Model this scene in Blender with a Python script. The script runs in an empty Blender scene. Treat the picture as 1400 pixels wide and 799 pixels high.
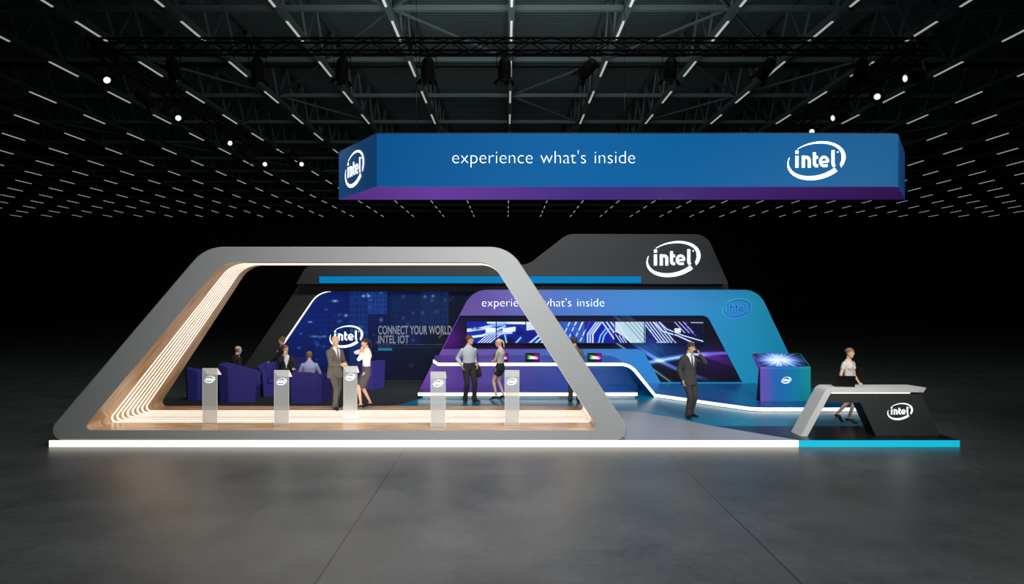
import bpy, bmesh, math, random
import numpy as np
from mathutils import Vector, Matrix
from mathutils.bvhtree import BVHTree

random.seed(7)
PI = math.pi
SC = bpy.context.scene
COL = SC.collection
F = 933.333      # focal length in pixels of the 1400 px frame (24 mm lens)
CX, CY, CZ = 693.0, 403.5, 3.03

def X(px, Y): return (px - CX) * Y / F
def Z(py, Y): return CZ - (py - CY) * Y / F
def fl(py, z=0.13): return (CZ - z) * F / (py - CY)     # distance of a floor point seen at row py

# ------------------------------------------------------------------ colour / materials
def s2l(c):
    c = c / 255.0
    return c / 12.92 if c <= 0.04045 else ((c + 0.055) / 1.055) ** 2.4
def rgb(r, g, b): return (s2l(r), s2l(g), s2l(b), 1.0)

def mat(name, col=(128, 128, 128), rough=0.5, metal=0.0, emis=None, es=0.0, spec=0.5, alpha=1.0, sample=True):
    m = bpy.data.materials.new(name); m.use_nodes = True
    b = m.node_tree.nodes['Principled BSDF']
    b.inputs['Base Color'].default_value = rgb(*col)
    b.inputs['Roughness'].default_value = rough
    b.inputs['Metallic'].default_value = metal
    b.inputs['Specular IOR Level'].default_value = spec
    b.inputs['Alpha'].default_value = alpha
    if emis is not None:
        b.inputs['Emission Color'].default_value = rgb(*emis)
        b.inputs['Emission Strength'].default_value = es
    if not sample:
        m.cycles.emission_sampling = 'NONE'
    return m

def bsdf(m): return m.node_tree.nodes['Principled BSDF']
def noisy(m, c1, c2, scale=8.0, detail=4, coord='Object', stretch=(1, 1, 1), bump=0.0):
    nt = m.node_tree; n = nt.nodes; l = nt.links
    tc = n.new('ShaderNodeTexCoord'); mp = n.new('ShaderNodeMapping'); mp.inputs['Scale'].default_value = stretch
    no = n.new('ShaderNodeTexNoise'); no.inputs['Scale'].default_value = scale; no.inputs['Detail'].default_value = detail
    cr = n.new('ShaderNodeValToRGB')
    cr.color_ramp.elements[0].position = 0.3; cr.color_ramp.elements[0].color = rgb(*c1)
    cr.color_ramp.elements[1].position = 0.7; cr.color_ramp.elements[1].color = rgb(*c2)
    l.new(tc.outputs[coord], mp.inputs['Vector']); l.new(mp.outputs['Vector'], no.inputs['Vector'])
    l.new(no.outputs['Fac'], cr.inputs['Fac']); l.new(cr.outputs['Color'], bsdf(m).inputs['Base Color'])
    if bump:
        bu = n.new('ShaderNodeBump'); bu.inputs['Strength'].default_value = bump; bu.inputs['Distance'].default_value = 0.01
        l.new(no.outputs['Fac'], bu.inputs['Height']); l.new(bu.outputs['Normal'], bsdf(m).inputs['Normal'])
    return cr

def emit_attr(name, strength=1.0):
    """picture shown by a screen or a print: colours come from the mesh's colour attribute"""
    m = bpy.data.materials.new(name); m.use_nodes = True
    nt = m.node_tree; n = nt.nodes; b = bsdf(m)
    a = n.new('ShaderNodeAttribute'); a.attribute_name = 'Col'
    b.inputs['Base Color'].default_value = (0.004, 0.004, 0.006, 1)
    b.inputs['Roughness'].default_value = 0.6; b.inputs['Specular IOR Level'].default_value = 0.08
    nt.links.new(a.outputs['Color'], b.inputs['Emission Color'])
    b.inputs['Emission Strength'].default_value = strength
    m.cycles.emission_sampling = 'NONE'
    return m

# ------------------------------------------------------------------ object helpers
def thing(name, label, cat, loc=(0, 0, 0), rz=0.0, group=None, kind=None):
    o = bpy.data.objects.new(name, None); COL.objects.link(o)
    o.location = loc; o.rotation_euler = (0, 0, rz)
    o.empty_display_size = 0.1
    return tag(o, label, cat, group, kind)
def tag(o, label=None, cat=None, group=None, kind=None):
    if label: o['label'] = label
    if cat: o['category'] = cat
    if group: o['group'] = group
    if kind: o['kind'] = kind
    return o
def link_mesh(name, me, m, parent=None, smooth=False):
    o = bpy.data.objects.new(name, me); COL.objects.link(o)
    if m is not None and not me.materials:
        for k in (m if isinstance(m, (list, tuple)) else [m]): me.materials.append(k)
    if parent is not None: o.parent = parent
    if smooth:
        me.polygons.foreach_set('use_smooth', [True] * len(me.polygons)); me.update()
    return o
def obj(name, bm, m, parent=None, smooth=False, normals=True):
    if normals: bmesh.ops.recalc_face_normals(bm, faces=bm.faces[:])
    me = bpy.data.meshes.new(name); bm.to_mesh(me); bm.free()
    return link_mesh(name, me, m, parent, smooth)
def structure(name, bm, m, label=None):
    o = obj(name, bm, m); o['kind'] = 'structure'
    if label: o['label'] = label
    return o
def setlab(o, label): o['label'] = label; return o
def copy_tree(o, parent=None):
    c = o.copy(); COL.objects.link(c); c.parent = parent
    for ch in list(o.children): copy_tree(ch, c)
    return c

def B(): return bmesh.new()
def box(bm, x0, x1, y0, y1, z0, z1, M=None):
    v = [bm.verts.new(Vector(p)) for p in ((x0,y0,z0),(x1,y0,z0),(x1,y1,z0),(x0,y1,z0),(x0,y0,z1),(x1,y0,z1),(x1,y1,z1),(x0,y1,z1))]
    for f in ((0,3,2,1),(4,5,6,7),(0,1,5,4),(1,2,6,5),(2,3,7,6),(3,0,4,7)): bm.faces.new([v[i] for i in f])
    if M is not None:
        for a in v: a.co = M @ a.co
    return bm
def frame_of(d):
    d = d.normalized(); up = Vector((0, 0, 1)) if abs(d.z) < 0.95 else Vector((0, 1, 0))
    a = d.cross(up).normalized(); b = a.cross(d).normalized()
    return a, b
def tube(bm, pts, r, n=8, r2=None):
    pts = [Vector(p) for p in pts]; rings = []
    for i, p in enumerate(pts):
        d = (pts[min(i+1, len(pts)-1)] - pts[max(i-1, 0)])
        a, b = frame_of(d)
        rr = r if r2 is None else r + (r2 - r) * i / (len(pts) - 1)
        rings.append([bm.verts.new(p + a*math.cos(2*PI*k/n)*rr + b*math.sin(2*PI*k/n)*rr) for k in range(n)])
    for q in range(len(rings)-1):
        for k in range(n): bm.faces.new([rings[q][k], rings[q][(k+1) % n], rings[q+1][(k+1) % n], rings[q+1][k]])
    bm.faces.new(rings[0][::-1]); bm.faces.new(rings[-1])
    return bm
def bar(bm, p, q, w, h):
    p = Vector(p); q = Vector(q); a, b = frame_of(q - p)
    R = [[bm.verts.new(c + a*sx*w/2 + b*sz*h/2) for sx, sz in ((-1,-1),(1,-1),(1,1),(-1,1))] for c in (p, q)]
    for k in range(4): bm.faces.new([R[0][k], R[0][(k+1) % 4], R[1][(k+1) % 4], R[1][k]])
    bm.faces.new(R[0][::-1]); bm.faces.new(R[1])
    return bm
def lathe(bm, prof, n=20, M=None):
    """prof: (radius, z) pairs around the z axis"""
    rings = []
    for r, z in prof:
        rings.append([bm.verts.new((M or Matrix()) @ Vector((r*math.cos(2*PI*k/n), r*math.sin(2*PI*k/n), z))) for k in range(n)])
    for q in range(len(rings)-1):
        for k in range(n): bm.faces.new([rings[q][k], rings[q][(k+1) % n], rings[q+1][(k+1) % n], rings[q+1][k]])
    bm.faces.new(rings[0][::-1]); bm.faces.new(rings[-1])
    return bm
def prism(bm, poly, ax, a0, a1):
    """extrude a 2-D polygon: ax 'z' (x,y), 'y' (x,z), 'x' (y,z)"""
    def P(u, v, w):
        return {'z': (u, v, w), 'y': (u, w, v), 'x': (w, u, v)}[ax]
    lo = [bm.verts.new(P(u, v, a0)) for u, v in poly]; hi = [bm.verts.new(P(u, v, a1)) for u, v in poly]
    n = len(poly)
    for i in range(n): bm.faces.new([lo[i], lo[(i+1) % n], hi[(i+1) % n], hi[i]])
    bm.faces.new(lo[::-1]); bm.faces.new(hi)
    return bm
def round_poly(cs, rs, n=8):
    out = []; N = len(cs)
    for i in range(N):
        p = Vector(cs[i]); a = Vector(cs[i-1]); b = Vector(cs[(i+1) % N]); r = rs[i] if isinstance(rs, (list, tuple)) else rs
        if r <= 0: out.append((p.x, p.y)); continue
        da = (a-p).normalized(); db = (b-p).normalized()
        ang = da.angle(db); t = r / math.tan(ang/2)
        s = p + da*t; e = p + db*t
        c = p + (da+db).normalized() * (r / math.sin(ang/2))
        a0 = math.atan2(s.y-c.y, s.x-c.x); a1 = math.atan2(e.y-c.y, e.x-c.x)
        d = a1 - a0
        while d > PI: d -= 2*PI
        while d < -PI: d += 2*PI
        for k in range(n+1):
            t2 = a0 + d*k/n; out.append((c.x + r*math.cos(t2), c.y + r*math.sin(t2)))
    return out

def eval_to_mesh(o):
    dg = bpy.context.evaluated_depsgraph_get(); dg.update()
    me = bpy.data.meshes.new_from_object(o.evaluated_get(dg))
    return me
def curve_solid(loops, depth):
    """flat shape with holes, thickness depth; shape in x/z, front at local y = 0, body towards +y"""
    cu = bpy.data.curves.new('shape', 'CURVE'); cu.dimensions = '2D'; cu.fill_mode = 'BOTH'; cu.extrude = depth/2
    for lp in loops:
        s = cu.splines.new('POLY'); s.points.add(len(lp)-1); s.use_cyclic_u = True
        for i, (u, v) in enumerate(lp): s.points[i].co = (u, v, 0, 1)
    o = bpy.data.objects.new('tmp', cu); COL.objects.link(o)
    me = eval_to_mesh(o); bpy.data.objects.remove(o); bpy.data.curves.remove(cu)
    me.transform(Matrix.Translation((0, depth/2, 0)) @ Matrix.Rotation(PI/2, 4, 'X'))
    me.materials.clear()
    return me
def text_mesh(s, box2, depth=0.006, offset=0.0, space=1.0, word=1.0):
    """letters fitted into box2 = (x0, z0, x1, z1), front at local y=0"""
    cu = bpy.data.curves.new('txt', 'FONT'); cu.body = s; cu.size = 1; cu.extrude = 0.01; cu.offset = offset
    cu.space_character = space; cu.space_word = word; cu.resolution_u = 6
    o = bpy.data.objects.new('tmp', cu); COL.objects.link(o)
    me = eval_to_mesh(o); bpy.data.objects.remove(o); bpy.data.curves.remove(cu)
    me.materials.clear()
    n = len(me.vertices); co = np.empty(n*3, np.float32); me.vertices.foreach_get('co', co); co = co.reshape(-1, 3)
    lo = co.min(0); hi = co.max(0)
    x = box2[0] + (co[:, 0]-lo[0])/(hi[0]-lo[0])*(box2[2]-box2[0])
    z = box2[1] + (co[:, 1]-lo[1])/(hi[1]-lo[1])*(box2[3]-box2[1])
    y = -(co[:, 2]-lo[2])/(hi[2]-lo[2])*depth
    me.vertices.foreach_set('co', np.stack([x, y, z], 1).astype(np.float32).ravel()); me.update()
    return me

def words(name, me, nw, m, parent, y):
    """one object per written word, split at the widest gaps"""
    iv = []
    bm = bmesh.new(); bm.from_mesh(me)
    for f in bm.faces:
        xs = [v.co.x for v in f.verts]; iv.append((min(xs), max(xs)))
    iv.sort(); gaps = []; end = iv[0][1]
    for a, b_ in iv:
        if a > end: gaps.append((a-end, (a+end)/2))
        end = max(end, b_)
    bm.free()
    cuts = sorted(g[1] for g in sorted(gaps)[-(nw-1):]); lim = [-1e9]+cuts+[1e9]
    for lo, hi in zip(lim, lim[1:]):
        bm = bmesh.new(); bm.from_mesh(me)
        bmesh.ops.delete(bm, geom=[v for v in bm.verts if not lo < v.co.x <= hi], context='VERTS')
        o = obj(name, bm, m, parent, normals=False); o.location.y = y
    bpy.data.meshes.remove(me)

# ------------------------------------------------------------------ the oval logo (unit: width 1, centred)
def ribbon(bm, pts, wid, d):
    """flat stroke of varying width in the x/z plane, thickness d towards -y"""
    P = [Vector((p[0], p[1])) for p in pts]; L = []; R = []
    for i, p in enumerate(P):
        t = (P[min(i+1, len(P)-1)] - P[max(i-1, 0)]).normalized(); nrm = Vector((-t.y, t.x)); w = wid[i]/2
        k = 1.0
        if 0 < i < len(P)-1:
            t0 = (P[i]-P[i-1]).normalized(); c = max(0.4, abs(t0.dot(t))); k = 1/c
        L.append(p + nrm*w*k); R.append(p - nrm*w*k)
    vf = [[bm.verts.new((q.x, y, q.y)) for q in S] for y in (-d, 0) for S in (L, R)]
    Lf, Rf, Lb, Rb = vf
    for i in range(len(P)-1):
        bm.faces.new([Lf[i], Lf[i+1], Rf[i+1], Rf[i]]); bm.faces.new([Lb[i], Rb[i], Rb[i+1], Lb[i+1]])
        bm.faces.new([Lf[i], Lb[i], Lb[i+1], Lf[i+1]]); bm.faces.new([Rf[i], Rf[i+1], Rb[i+1], Rb[i]])
    bm.faces.new([Lf[0], Rf[0], Rb[0], Lb[0]]); bm.faces.new([Lf[-1], Lb[-1], Rb[-1], Rf[-1]])
def logo_bm(d=0.01, grow=0.0):
    """hand drawn oval swoosh with five letters; coordinates measured in a 453 x 303 frame"""
    bm = B(); S = 453.0
    def U(x, y): return ((x - 371.5)/S, (273.5 - y)/S)
    g = grow
    def st(pts, w): ribbon(bm, [U(*p) for p in pts], [(w*0.9+g)/S]*len(pts), d)
    st([(221, 234), (221, 327)], 28); st([(221, 194), (221, 219)], 28)                     # i
    st([(270, 327), (270, 235)], 27)                                                      # n
    arc = [(262, 247), (294, 247)] + [(294+22*math.sin(t), 269-22*math.cos(t)) for t in np.linspace(0.2, PI/2, 7)] + [(316, 327)]
    st(arc, 26)
    st([(356, 208)] + [(356, 294)] + [(374-18*math.cos(t), 294+19*math.sin(t)) for t in np.linspace(0.25, PI/2, 6)] + [(385, 313)], 26)   # t
    st([(348, 247), (384, 247)], 24)
    st([(408, 282), (462, 282)], 17)                                                      # e
    st([(431+29*math.cos(t), 279-34*math.sin(t)) for t in np.linspace(-0.10, PI*1.60, 22)] + [(458, 312)], 23)
    st([(500, 191), (500, 298), (510, 319)], 27)                                          # l
    st([(531, 206), (543, 206)], 11)                                                      # mark
    A, Bx, th = 229.5, 145.7, math.radians(13)
    def E(t, inset):
        x = (A-inset)*math.cos(t); y = (Bx-inset)*math.sin(t)
        return U(371.5 + x*math.cos(th) - y*math.sin(th), 273.5 - (x*math.sin(th) + y*math.cos(th)))
    up = np.linspace(math.radians(123), math.radians(-40), 44)
    w = [np.interp(k, [0, 12, 26, 34, 41, 43], [5, 17, 25, 32, 26, 3]) for k in range(44)]
    ribbon(bm, [E(t, w[i]/2) for i, t in enumerate(up)], [(q+g)/S for q in w], d)
    lo = np.linspace(math.radians(150), math.radians(309), 44)
    w = [np.interp(k, [0, 10, 22, 36, 43], [4, 20, 30, 36, 38]) for k in range(44)]
    ribbon(bm, [E(t, w[i]/2) for i, t in enumerate(lo)], [(q+g)/S for q in w], d)
    return bm
def logo(name, width, loc, m, parent, M=None, d=None, grow=0.0):
    bm = logo_bm(1.0, grow)
    dd = 0.006 if d is None else d
    T = Matrix.Translation(loc) @ (M or Matrix()) @ Matrix.Diagonal((width, dd, width, 1))
    bmesh.ops.transform(bm, matrix=T, verts=bm.verts[:])
    return obj(name, bm, m, parent)

# ------------------------------------------------------------------ painted pictures (screens and prints)
def picture(name, img, p0, du, dv, m, parent):
    """img (H,W,3) in sRGB 0..1, row 0 at the top; p0 lower-left corner, du/dv edge vectors"""
    H, W, _ = img.shape
    lin = np.where(img <= 0.04045, img/12.92, ((np.clip(img, 0, None)+0.055)/1.055)**2.4)
    u, v = np.meshgrid(np.linspace(0, 1, W), np.linspace(1, 0, H))
    p0 = np.array(p0); du = np.array(du); dv = np.array(dv)
    co = p0 + u[..., None]*du + v[..., None]*dv
    idx = np.arange(H*W).reshape(H, W)
    q = np.stack([idx[1:, :-1], idx[1:, 1:], idx[:-1, 1:], idx[:-1, :-1]], -1).reshape(-1, 4)
    me = bpy.data.meshes.new(name)
    me.vertices.add(H*W); me.vertices.foreach_set('co', co.astype(np.float32).ravel())
    me.loops.add(q.size); me.loops.foreach_set('vertex_index', q.astype(np.int32).ravel())
    me.polygons.add(len(q)); me.polygons.foreach_set('loop_start', np.arange(0, q.size, 4, dtype=np.int32))
    me.update(calc_edges=True)
    a = me.color_attributes.new('Col', 'FLOAT_COLOR', 'POINT')
    c = np.ones((H*W, 4), np.float32); c[:, :3] = lin.reshape(-1, 3)
    a.data.foreach_set('color', c.ravel())
    return link_mesh(name, me, m, parent)
def clip(o, p, q, keep):
    """cut a flat picture along the line p-q in x/z, keeping the side of point keep"""
    d = Vector((q[0]-p[0], 0, q[1]-p[1])); nn = Vector((-d.z, 0, d.x)).normalized(); P0 = Vector((p[0], o.data.vertices[0].co.y, p[1]))
    if (Vector((keep[0], P0.y, keep[1]))-P0).dot(nn) > 0: nn = -nn
    bm = bmesh.new(); bm.from_mesh(o.data)
    bmesh.ops.bisect_plane(bm, geom=bm.verts[:]+bm.edges[:]+bm.faces[:], plane_co=P0, plane_no=nn, clear_outer=True)
    bm.to_mesh(o.data); bm.free()
def seg_dist(px, py, x0, y0, x1, y1):
    dx, dy = x1-x0, y1-y0; L = dx*dx+dy*dy+1e-9
    t = np.clip(((px-x0)*dx+(py-y0)*dy)/L, 0, 1)
    return np.hypot(px-x0-t*dx, py-y0-t*dy)
def over(img, mask, col):
    img[:] = img*(1-mask[..., None]) + np.array(col)/255.0*mask[..., None]
def add(img, mask, col):
    img += mask[..., None]*np.array(col)/255.0

# ------------------------------------------------------------------ materials
M_frame = mat('grey_lacquer', (164, 168, 168), 0.45)
M_wood = mat('oak_veneer', (170, 130, 95), 0.24, spec=0.4)
def wood_nodes():
    nt = M_wood.node_tree; n = nt.nodes; l = nt.links; b = bsdf(M_wood)
    tc = n.new('ShaderNodeTexCoord')
    m1 = n.new('ShaderNodeMapping'); m1.inputs['Scale'].default_value = (0.55, 5.0, 1)
    n1 = n.new('ShaderNodeTexNoise'); n1.inputs['Scale'].default_value = 2.2; n1.inputs['Detail'].default_value = 7; n1.inputs['Distortion'].default_value = 0.6
    m2 = n.new('ShaderNodeMapping'); m2.inputs['Scale'].default_value = (1.2, 26.0, 1)
    n2 = n.new('ShaderNodeTexNoise'); n2.inputs['Scale'].default_value = 3; n2.inputs['Detail'].default_value = 5
    mx = n.new('ShaderNodeMath'); mx.operation = 'MULTIPLY_ADD'; mx.inputs[1].default_value = 0.35
    cr = n.new('ShaderNodeValToRGB'); e = cr.color_ramp.elements
    e[0].position = 0.42; e[0].color = rgb(166, 128, 94); e[1].position = 0.9; e[1].color = rgb(232, 206, 172)
    k = e.new(0.62); k.color = rgb(206, 172, 136)
    l.new(tc.outputs['UV'], m1.inputs['Vector']); l.new(tc.outputs['UV'], m2.inputs['Vector'])
    l.new(m1.outputs['Vector'], n1.inputs['Vector']); l.new(m2.outputs['Vector'], n2.inputs['Vector'])
    l.new(n2.outputs['Fac'], mx.inputs[0]); l.new(n1.outputs['Fac'], mx.inputs[2])
    l.new(mx.outputs['Value'], cr.inputs['Fac']); l.new(cr.outputs['Color'], b.inputs['Base Color'])
wood_nodes()
M_led = mat('led_white', (255, 250, 240), 0.5, emis=(255, 246, 232), es=1.15)
M_led2 = mat('led_line_white', (255, 250, 240), 0.5, emis=(255, 246, 230), es=0.95, sample=False)
M_led_c = mat('led_cyan', (4, 80, 92), 0.5, emis=(5, 188, 218), es=0.95)
M_white = mat('white_letters', (245, 250, 252), 0.4, emis=(235, 248, 252), es=0.95, sample=False)
M_charcoal = mat('charcoal_panel', (46, 48, 49), 0.6, spec=0.3)
M_black = mat('matt_black', (10, 11, 12), 0.5)
M_truss = mat('black_truss_paint', (4, 4, 5), 0.8, spec=0.08)
M_can = mat('lamp_housing_black', (3, 3, 4), 0.7, spec=0.1)
M_wall_black = mat('dark_grey_laminate', (42, 44, 44), 0.6)
M_teal_floor = mat('blue_gloss_floor', (0, 118, 152), 0.3, spec=0.35)
M_grey_floor = mat('light_grey_gloss_floor', (150, 151, 160), 0.32, spec=0.4)
M_dark_floor = mat('black_carpet', (26, 29, 31), 0.75)
M_navy_floor = mat('dark_gloss_floor', (16, 20, 24), 0.3)
M_stage_body = mat('stage_body', (60, 62, 64), 0.6)
M_deck = mat('deck_blue', (8, 88, 150), 0.3)
M_blue_bar = mat('blue_light_box', (0, 30, 50), 0.7, spec=0.05, emis=(0, 124, 188), es=0.95, sample=False)
M_chair = mat('blue_upholstery', (44, 40, 128), 0.8); noisy(M_chair, (38, 34, 116), (50, 46, 140), 60, 3)
M_frost = mat('frosted_acrylic', (205, 208, 208), 0.5, alpha=0.5, spec=0.3, emis=(200, 205, 205), es=0.06)
M_frost_e = mat('acrylic_edge', (235, 238, 238), 0.4, alpha=0.8, emis=(230, 235, 235), es=0.2)
M_counter = mat('counter_grey', (196, 196, 194), 0.5)
M_steel = mat('roof_steel', (82, 92, 92), 0.65)
M_steel_d = mat('roof_deck_steel', (84, 94, 94), 0.8, spec=0.1)
M_strip = mat('strip_light', (220, 225, 220), 0.5, emis=(206, 210, 204), es=0.52, sample=False)
M_lens = mat('lit_lens', (255, 255, 255), 0.5, emis=(250, 250, 250), es=0.95, sample=False)
M_lens_off = mat('dark_lens', (40, 44, 46), 0.15)
M_laptop = mat('laptop_black', (6, 6, 7), 0.7, spec=0.2)
M_screen = emit_attr('screen_picture', 1.0)
M_print = emit_attr('backlit_print', 0.9)

def x_gradient(name, stops, axis=0, x0=0.0, x1=1.0, rough=0.4, es=0.0, refl=1.0):
    """a colour gradient along one axis of the object"""
    m = bpy.data.materials.new(name); m.use_nodes = True
    nt = m.node_tree; n = nt.nodes; l = nt.links; b = bsdf(m)
    tc = n.new('ShaderNodeTexCoord'); sx = n.new('ShaderNodeSeparateXYZ'); mr = n.new('ShaderNodeMapRange')
    mr.inputs['From Min'].default_value = x0; mr.inputs['From Max'].default_value = x1
    cr = n.new('ShaderNodeValToRGB'); e = cr.color_ramp.elements
    for i, (p, c) in enumerate(stops):
        k = e[i] if i < 2 else e.new(p)
        k.position = p; k.color = rgb(*c)
    l.new(tc.outputs['Object'], sx.inputs['Vector']); l.new(sx.outputs[axis], mr.inputs['Value'])
    l.new(mr.outputs['Result'], cr.inputs['Fac'])
    if refl < 1:      # translucent backlit fabric reflects little
        mu = n.new('ShaderNodeMix'); mu.data_type = 'RGBA'; mu.inputs['Factor'].default_value = refl; mu.inputs['A'].default_value = (0.002, 0.002, 0.003, 1)
        l.new(cr.outputs['Color'], mu.inputs['B']); l.new(mu.outputs['Result'], b.inputs['Base Color'])
    else: l.new(cr.outputs['Color'], b.inputs['Base Color'])
    b.inputs['Roughness'].default_value = rough
    if refl < 1: b.inputs['Specular IOR Level'].default_value = 0.08
    if es:
        l.new(cr.outputs['Color'], b.inputs['Emission Color']); b.inputs['Emission Strength'].default_value = es
        m.cycles.emission_sampling = 'NONE'
    return m

# hall floor: polished concrete slabs with saw-cut joints
M_floor = mat('polished_concrete', (80, 83, 84), 0.36, spec=0.5)
def floor_nodes():
    nt = M_floor.node_tree; n = nt.nodes; l = nt.links; b = bsdf(M_floor)
    tc = n.new('ShaderNodeTexCoord'); sp = n.new('ShaderNodeSeparateXYZ'); l.new(tc.outputs['Object'], sp.inputs['Vector'])
    def math_(op, a, bb=None, v=None):
        k = n.new('ShaderNodeMath'); k.operation = op
        l.new(a, k.inputs[0])
        if bb is not None: l.new(bb, k.inputs[1])
        if v is not None: k.inputs[1].default_value = v
        return k.outputs[0]
    fx = math_('LESS_THAN', math_('ABSOLUTE', math_('SUBTRACT', math_('FRACT', math_('MULTIPLY', math_('ADD', sp.outputs[0], v=2.01+2.55+51), v=1/5.1)), v=0.5)), v=0.0016)
    fy = math_('LESS_THAN', math_('ABSOLUTE', math_('SUBTRACT', math_('FRACT', math_('MULTIPLY', math_('ADD', sp.outputs[1], v=-11.4+2.55+51), v=1/5.1)), v=0.5)), v=0.0012)
    jt = math_('MAXIMUM', fx, fy)
    n1 = n.new('ShaderNodeTexNoise'); n1.inputs['Scale'].default_value = 0.8; n1.inputs['Detail'].default_value = 8; n1.inputs['Roughness'].default_value = 0.62
    n2 = n.new('ShaderNodeTexNoise'); n2.inputs['Scale'].default_value = 9; n2.inputs['Detail'].default_value = 6; n2.inputs['Roughness'].default_value = 0.7
    l.new(tc.outputs['Object'], n1.inputs['Vector']); l.new(tc.outputs['Object'], n2.inputs['Vector'])
    s = math_('ADD', math_('MULTIPLY', n1.outputs['Fac'], v=0.6), math_('MULTIPLY', n2.outputs['Fac'], v=0.4))
    cr = n.new('ShaderNodeValToRGB'); e = cr.color_ramp.elements
    e[0].position = 0.36; e[0].color = rgb(58, 61, 62); e[1].position = 0.64; e[1].color = rgb(84, 87, 88)
    l.new(s, cr.inputs['Fac'])
    mx = n.new('ShaderNodeMix'); mx.data_type = 'RGBA'; mx.inputs['B'].default_value = rgb(34, 36, 37)
    l.new(jt, mx.inputs['Factor']); l.new(cr.outputs['Color'], mx.inputs['A']); l.new(mx.outputs['Result'], b.inputs['Base Color'])
    rr = n.new('ShaderNodeMapRange'); rr.inputs['To Min'].default_value = 0.30; rr.inputs['To Max'].default_value = 0.44
    l.new(s, rr.inputs['Value']); l.new(rr.outputs['Result'], b.inputs['Roughness'])
    bu = n.new('ShaderNodeBump'); bu.inputs['Strength'].default_value = 0.06; bu.inputs['Distance'].default_value = 0.02
    l.new(n2.outputs['Fac'], bu.inputs['Height']); l.new(bu.outputs['Normal'], b.inputs['Normal'])
floor_nodes()

# ------------------------------------------------------------------ camera, world
cam = bpy.data.cameras.new('camera'); cam_o = bpy.data.objects.new('camera', cam); COL.objects.link(cam_o)
cam_o.location = (0, 0, CZ); cam_o.rotation_euler = (PI/2, 0, 0)
cam.lens = 24; cam.sensor_width = 36; cam.shift_x = (700-CX)/1400; cam.shift_y = (CY-399.5)/1400
cam.clip_end = 300
SC.camera = cam_o
w = bpy.data.worlds.new('world'); SC.world = w; w.use_nodes = True
w.node_tree.nodes['Background'].inputs['Color'].default_value = (0.005, 0.006, 0.006, 1)
w.node_tree.nodes['Background'].inputs['Strength'].default_value = 1.0
SC.view_settings.view_transform = 'Standard'; SC.view_settings.look = 'None'
SC.view_settings.exposure = 0; SC.view_settings.gamma = 1; SC.view_settings.use_curve_mapping = False
SC.cycles.use_denoising = True
SC.cycles.transparent_max_bounces = 12

# ------------------------------------------------------------------ the hall
M_wallh = mat('hall_wall_dark', (20, 21, 22), 0.8)
structure('floor', box(B(), -62, 62, -6, 92, -0.3, 0), M_floor)
structure('wall_back', box(B(), -62, 62, 91.7, 92, 0.002, 17), M_wallh)
structure('wall_left', box(B(), -62, -61.7, -6, 91.7, 0.002, 17), M_wallh)
structure('wall_right', box(B(), 61.7, 62, -6, 91.7, 0.002, 17), M_wallh)
# ribbed roof deck
bm = B(); yy = 16.0; prev = None; rows = []
while yy < 91.6:
    for dy, z in ((0, 14.9), (0.10, 14.9), (0.13, 14.925), (0.205, 14.925)):
        rows.append((yy+dy, z))
    yy += 0.235
vs = [[bm.verts.new((x, y, z)) for x in (-61.7, 61.7)] for y, z in rows if y < 91.65]
for a, b_ in zip(vs, vs[1:]): bm.faces.new([a[0], a[1], b_[1], b_[0]])
structure('ceiling', bm, M_steel_d)

HC = 9.5                                    # strips hang this far above the camera
ZS = CZ + HC
def ycl(s): return F*HC*s*1e-3              # distance from the row measure
cols = {0: 6}
for k in range(1, 24): cols[k] = 154 + 137.6*(k-1) if k > 0 else 0
for k in range(1, 24): cols[-k] = -(151 + 139*(k-1))
def colx(k): return cols[k]*HC/361.0
ORD = ['', 'first', 'second', 'third', 'fourth', 'fifth', 'sixth', 'seventh', 'eighth', 'ninth', 'tenth', 'eleventh', 'twelfth',
       'thirteenth', 'fourteenth', 'fifteenth', 'sixteenth', 'seventeenth', 'eighteenth', 'nineteenth', 'twentieth', 'twenty-first', 'twenty-second', 'twenty-third']
KMAX = 16
for k in range(-KMAX, KMAX+1):
    x = colx(k); bm = B()
    if abs(x) > 60: continue
    y0, y1 = 19.0, 91.5
    box(bm, x-0.11, x+0.11, y0, y1, ZS+0.03, ZS+0.23)              # bottom chord
    box(bm, x-0.12, x+0.12, y0, y1, ZS+2.05, ZS+2.25)              # top chord
    yy = y0; step = F*HC*0.58e-3/2
    yy = F*HC*2.65e-3 - 2*step
    i = 0
    while yy < (y1-step if abs(k) < 8 else 45):
        a = (x, yy, ZS+0.2); b_ = (x, yy+step/2, ZS+2.1); c = (x, yy+step, ZS+0.2)
        bar(bm, a, b_, 0.08, 0.08); bar(bm, b_, c, 0.08, 0.08)
        yy += step
    side = 'in the middle' if k == 0 else ('%s %s of the middle' % (ORD[abs(k)], 'left' if k < 0 else 'right'))
    structure('roof_beam', bm, M_steel)
purl = [F*HC*(2.65e-3 + 0.58e-3*i) for i in range(-1, 12)]
for i, y in enumerate(purl):
    bm = box(B(), -61, 61, y-0.09, y+0.09, ZS+0.28, ZS+0.46)
    structure('roof_beam', bm, M_steel)
for y in (F*HC/390.0e0, F*HC/296.5):
    bm = box(B(), -61, 61, y-0.12, y+0.12, ZS+0.5, ZS+0.75)
    structure('roof_beam', bm, M_black)
# wind bracing between the beams
nodes = []
def zz(k, i): return (colx(k), purl[i], ZS+0.36)
br = []
for kc, i in ((0, 2), (-3, 2), (3, 2), (-1, 0), (2, 0), (-6, 4), (6, 4), (-4, 6), (4, 6)):
    for s in (-1, 1):
        if (kc, s) == (0, -1): continue
        br.append((zz(kc, i+1), zz(kc+s, i))); br.append((zz(kc, i+1), zz(kc+s, i+2)))
for a, b_ in br:
    structure('roof_beam', bar(B(), a, b_, 0.08, 0.08), M_steel)
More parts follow.
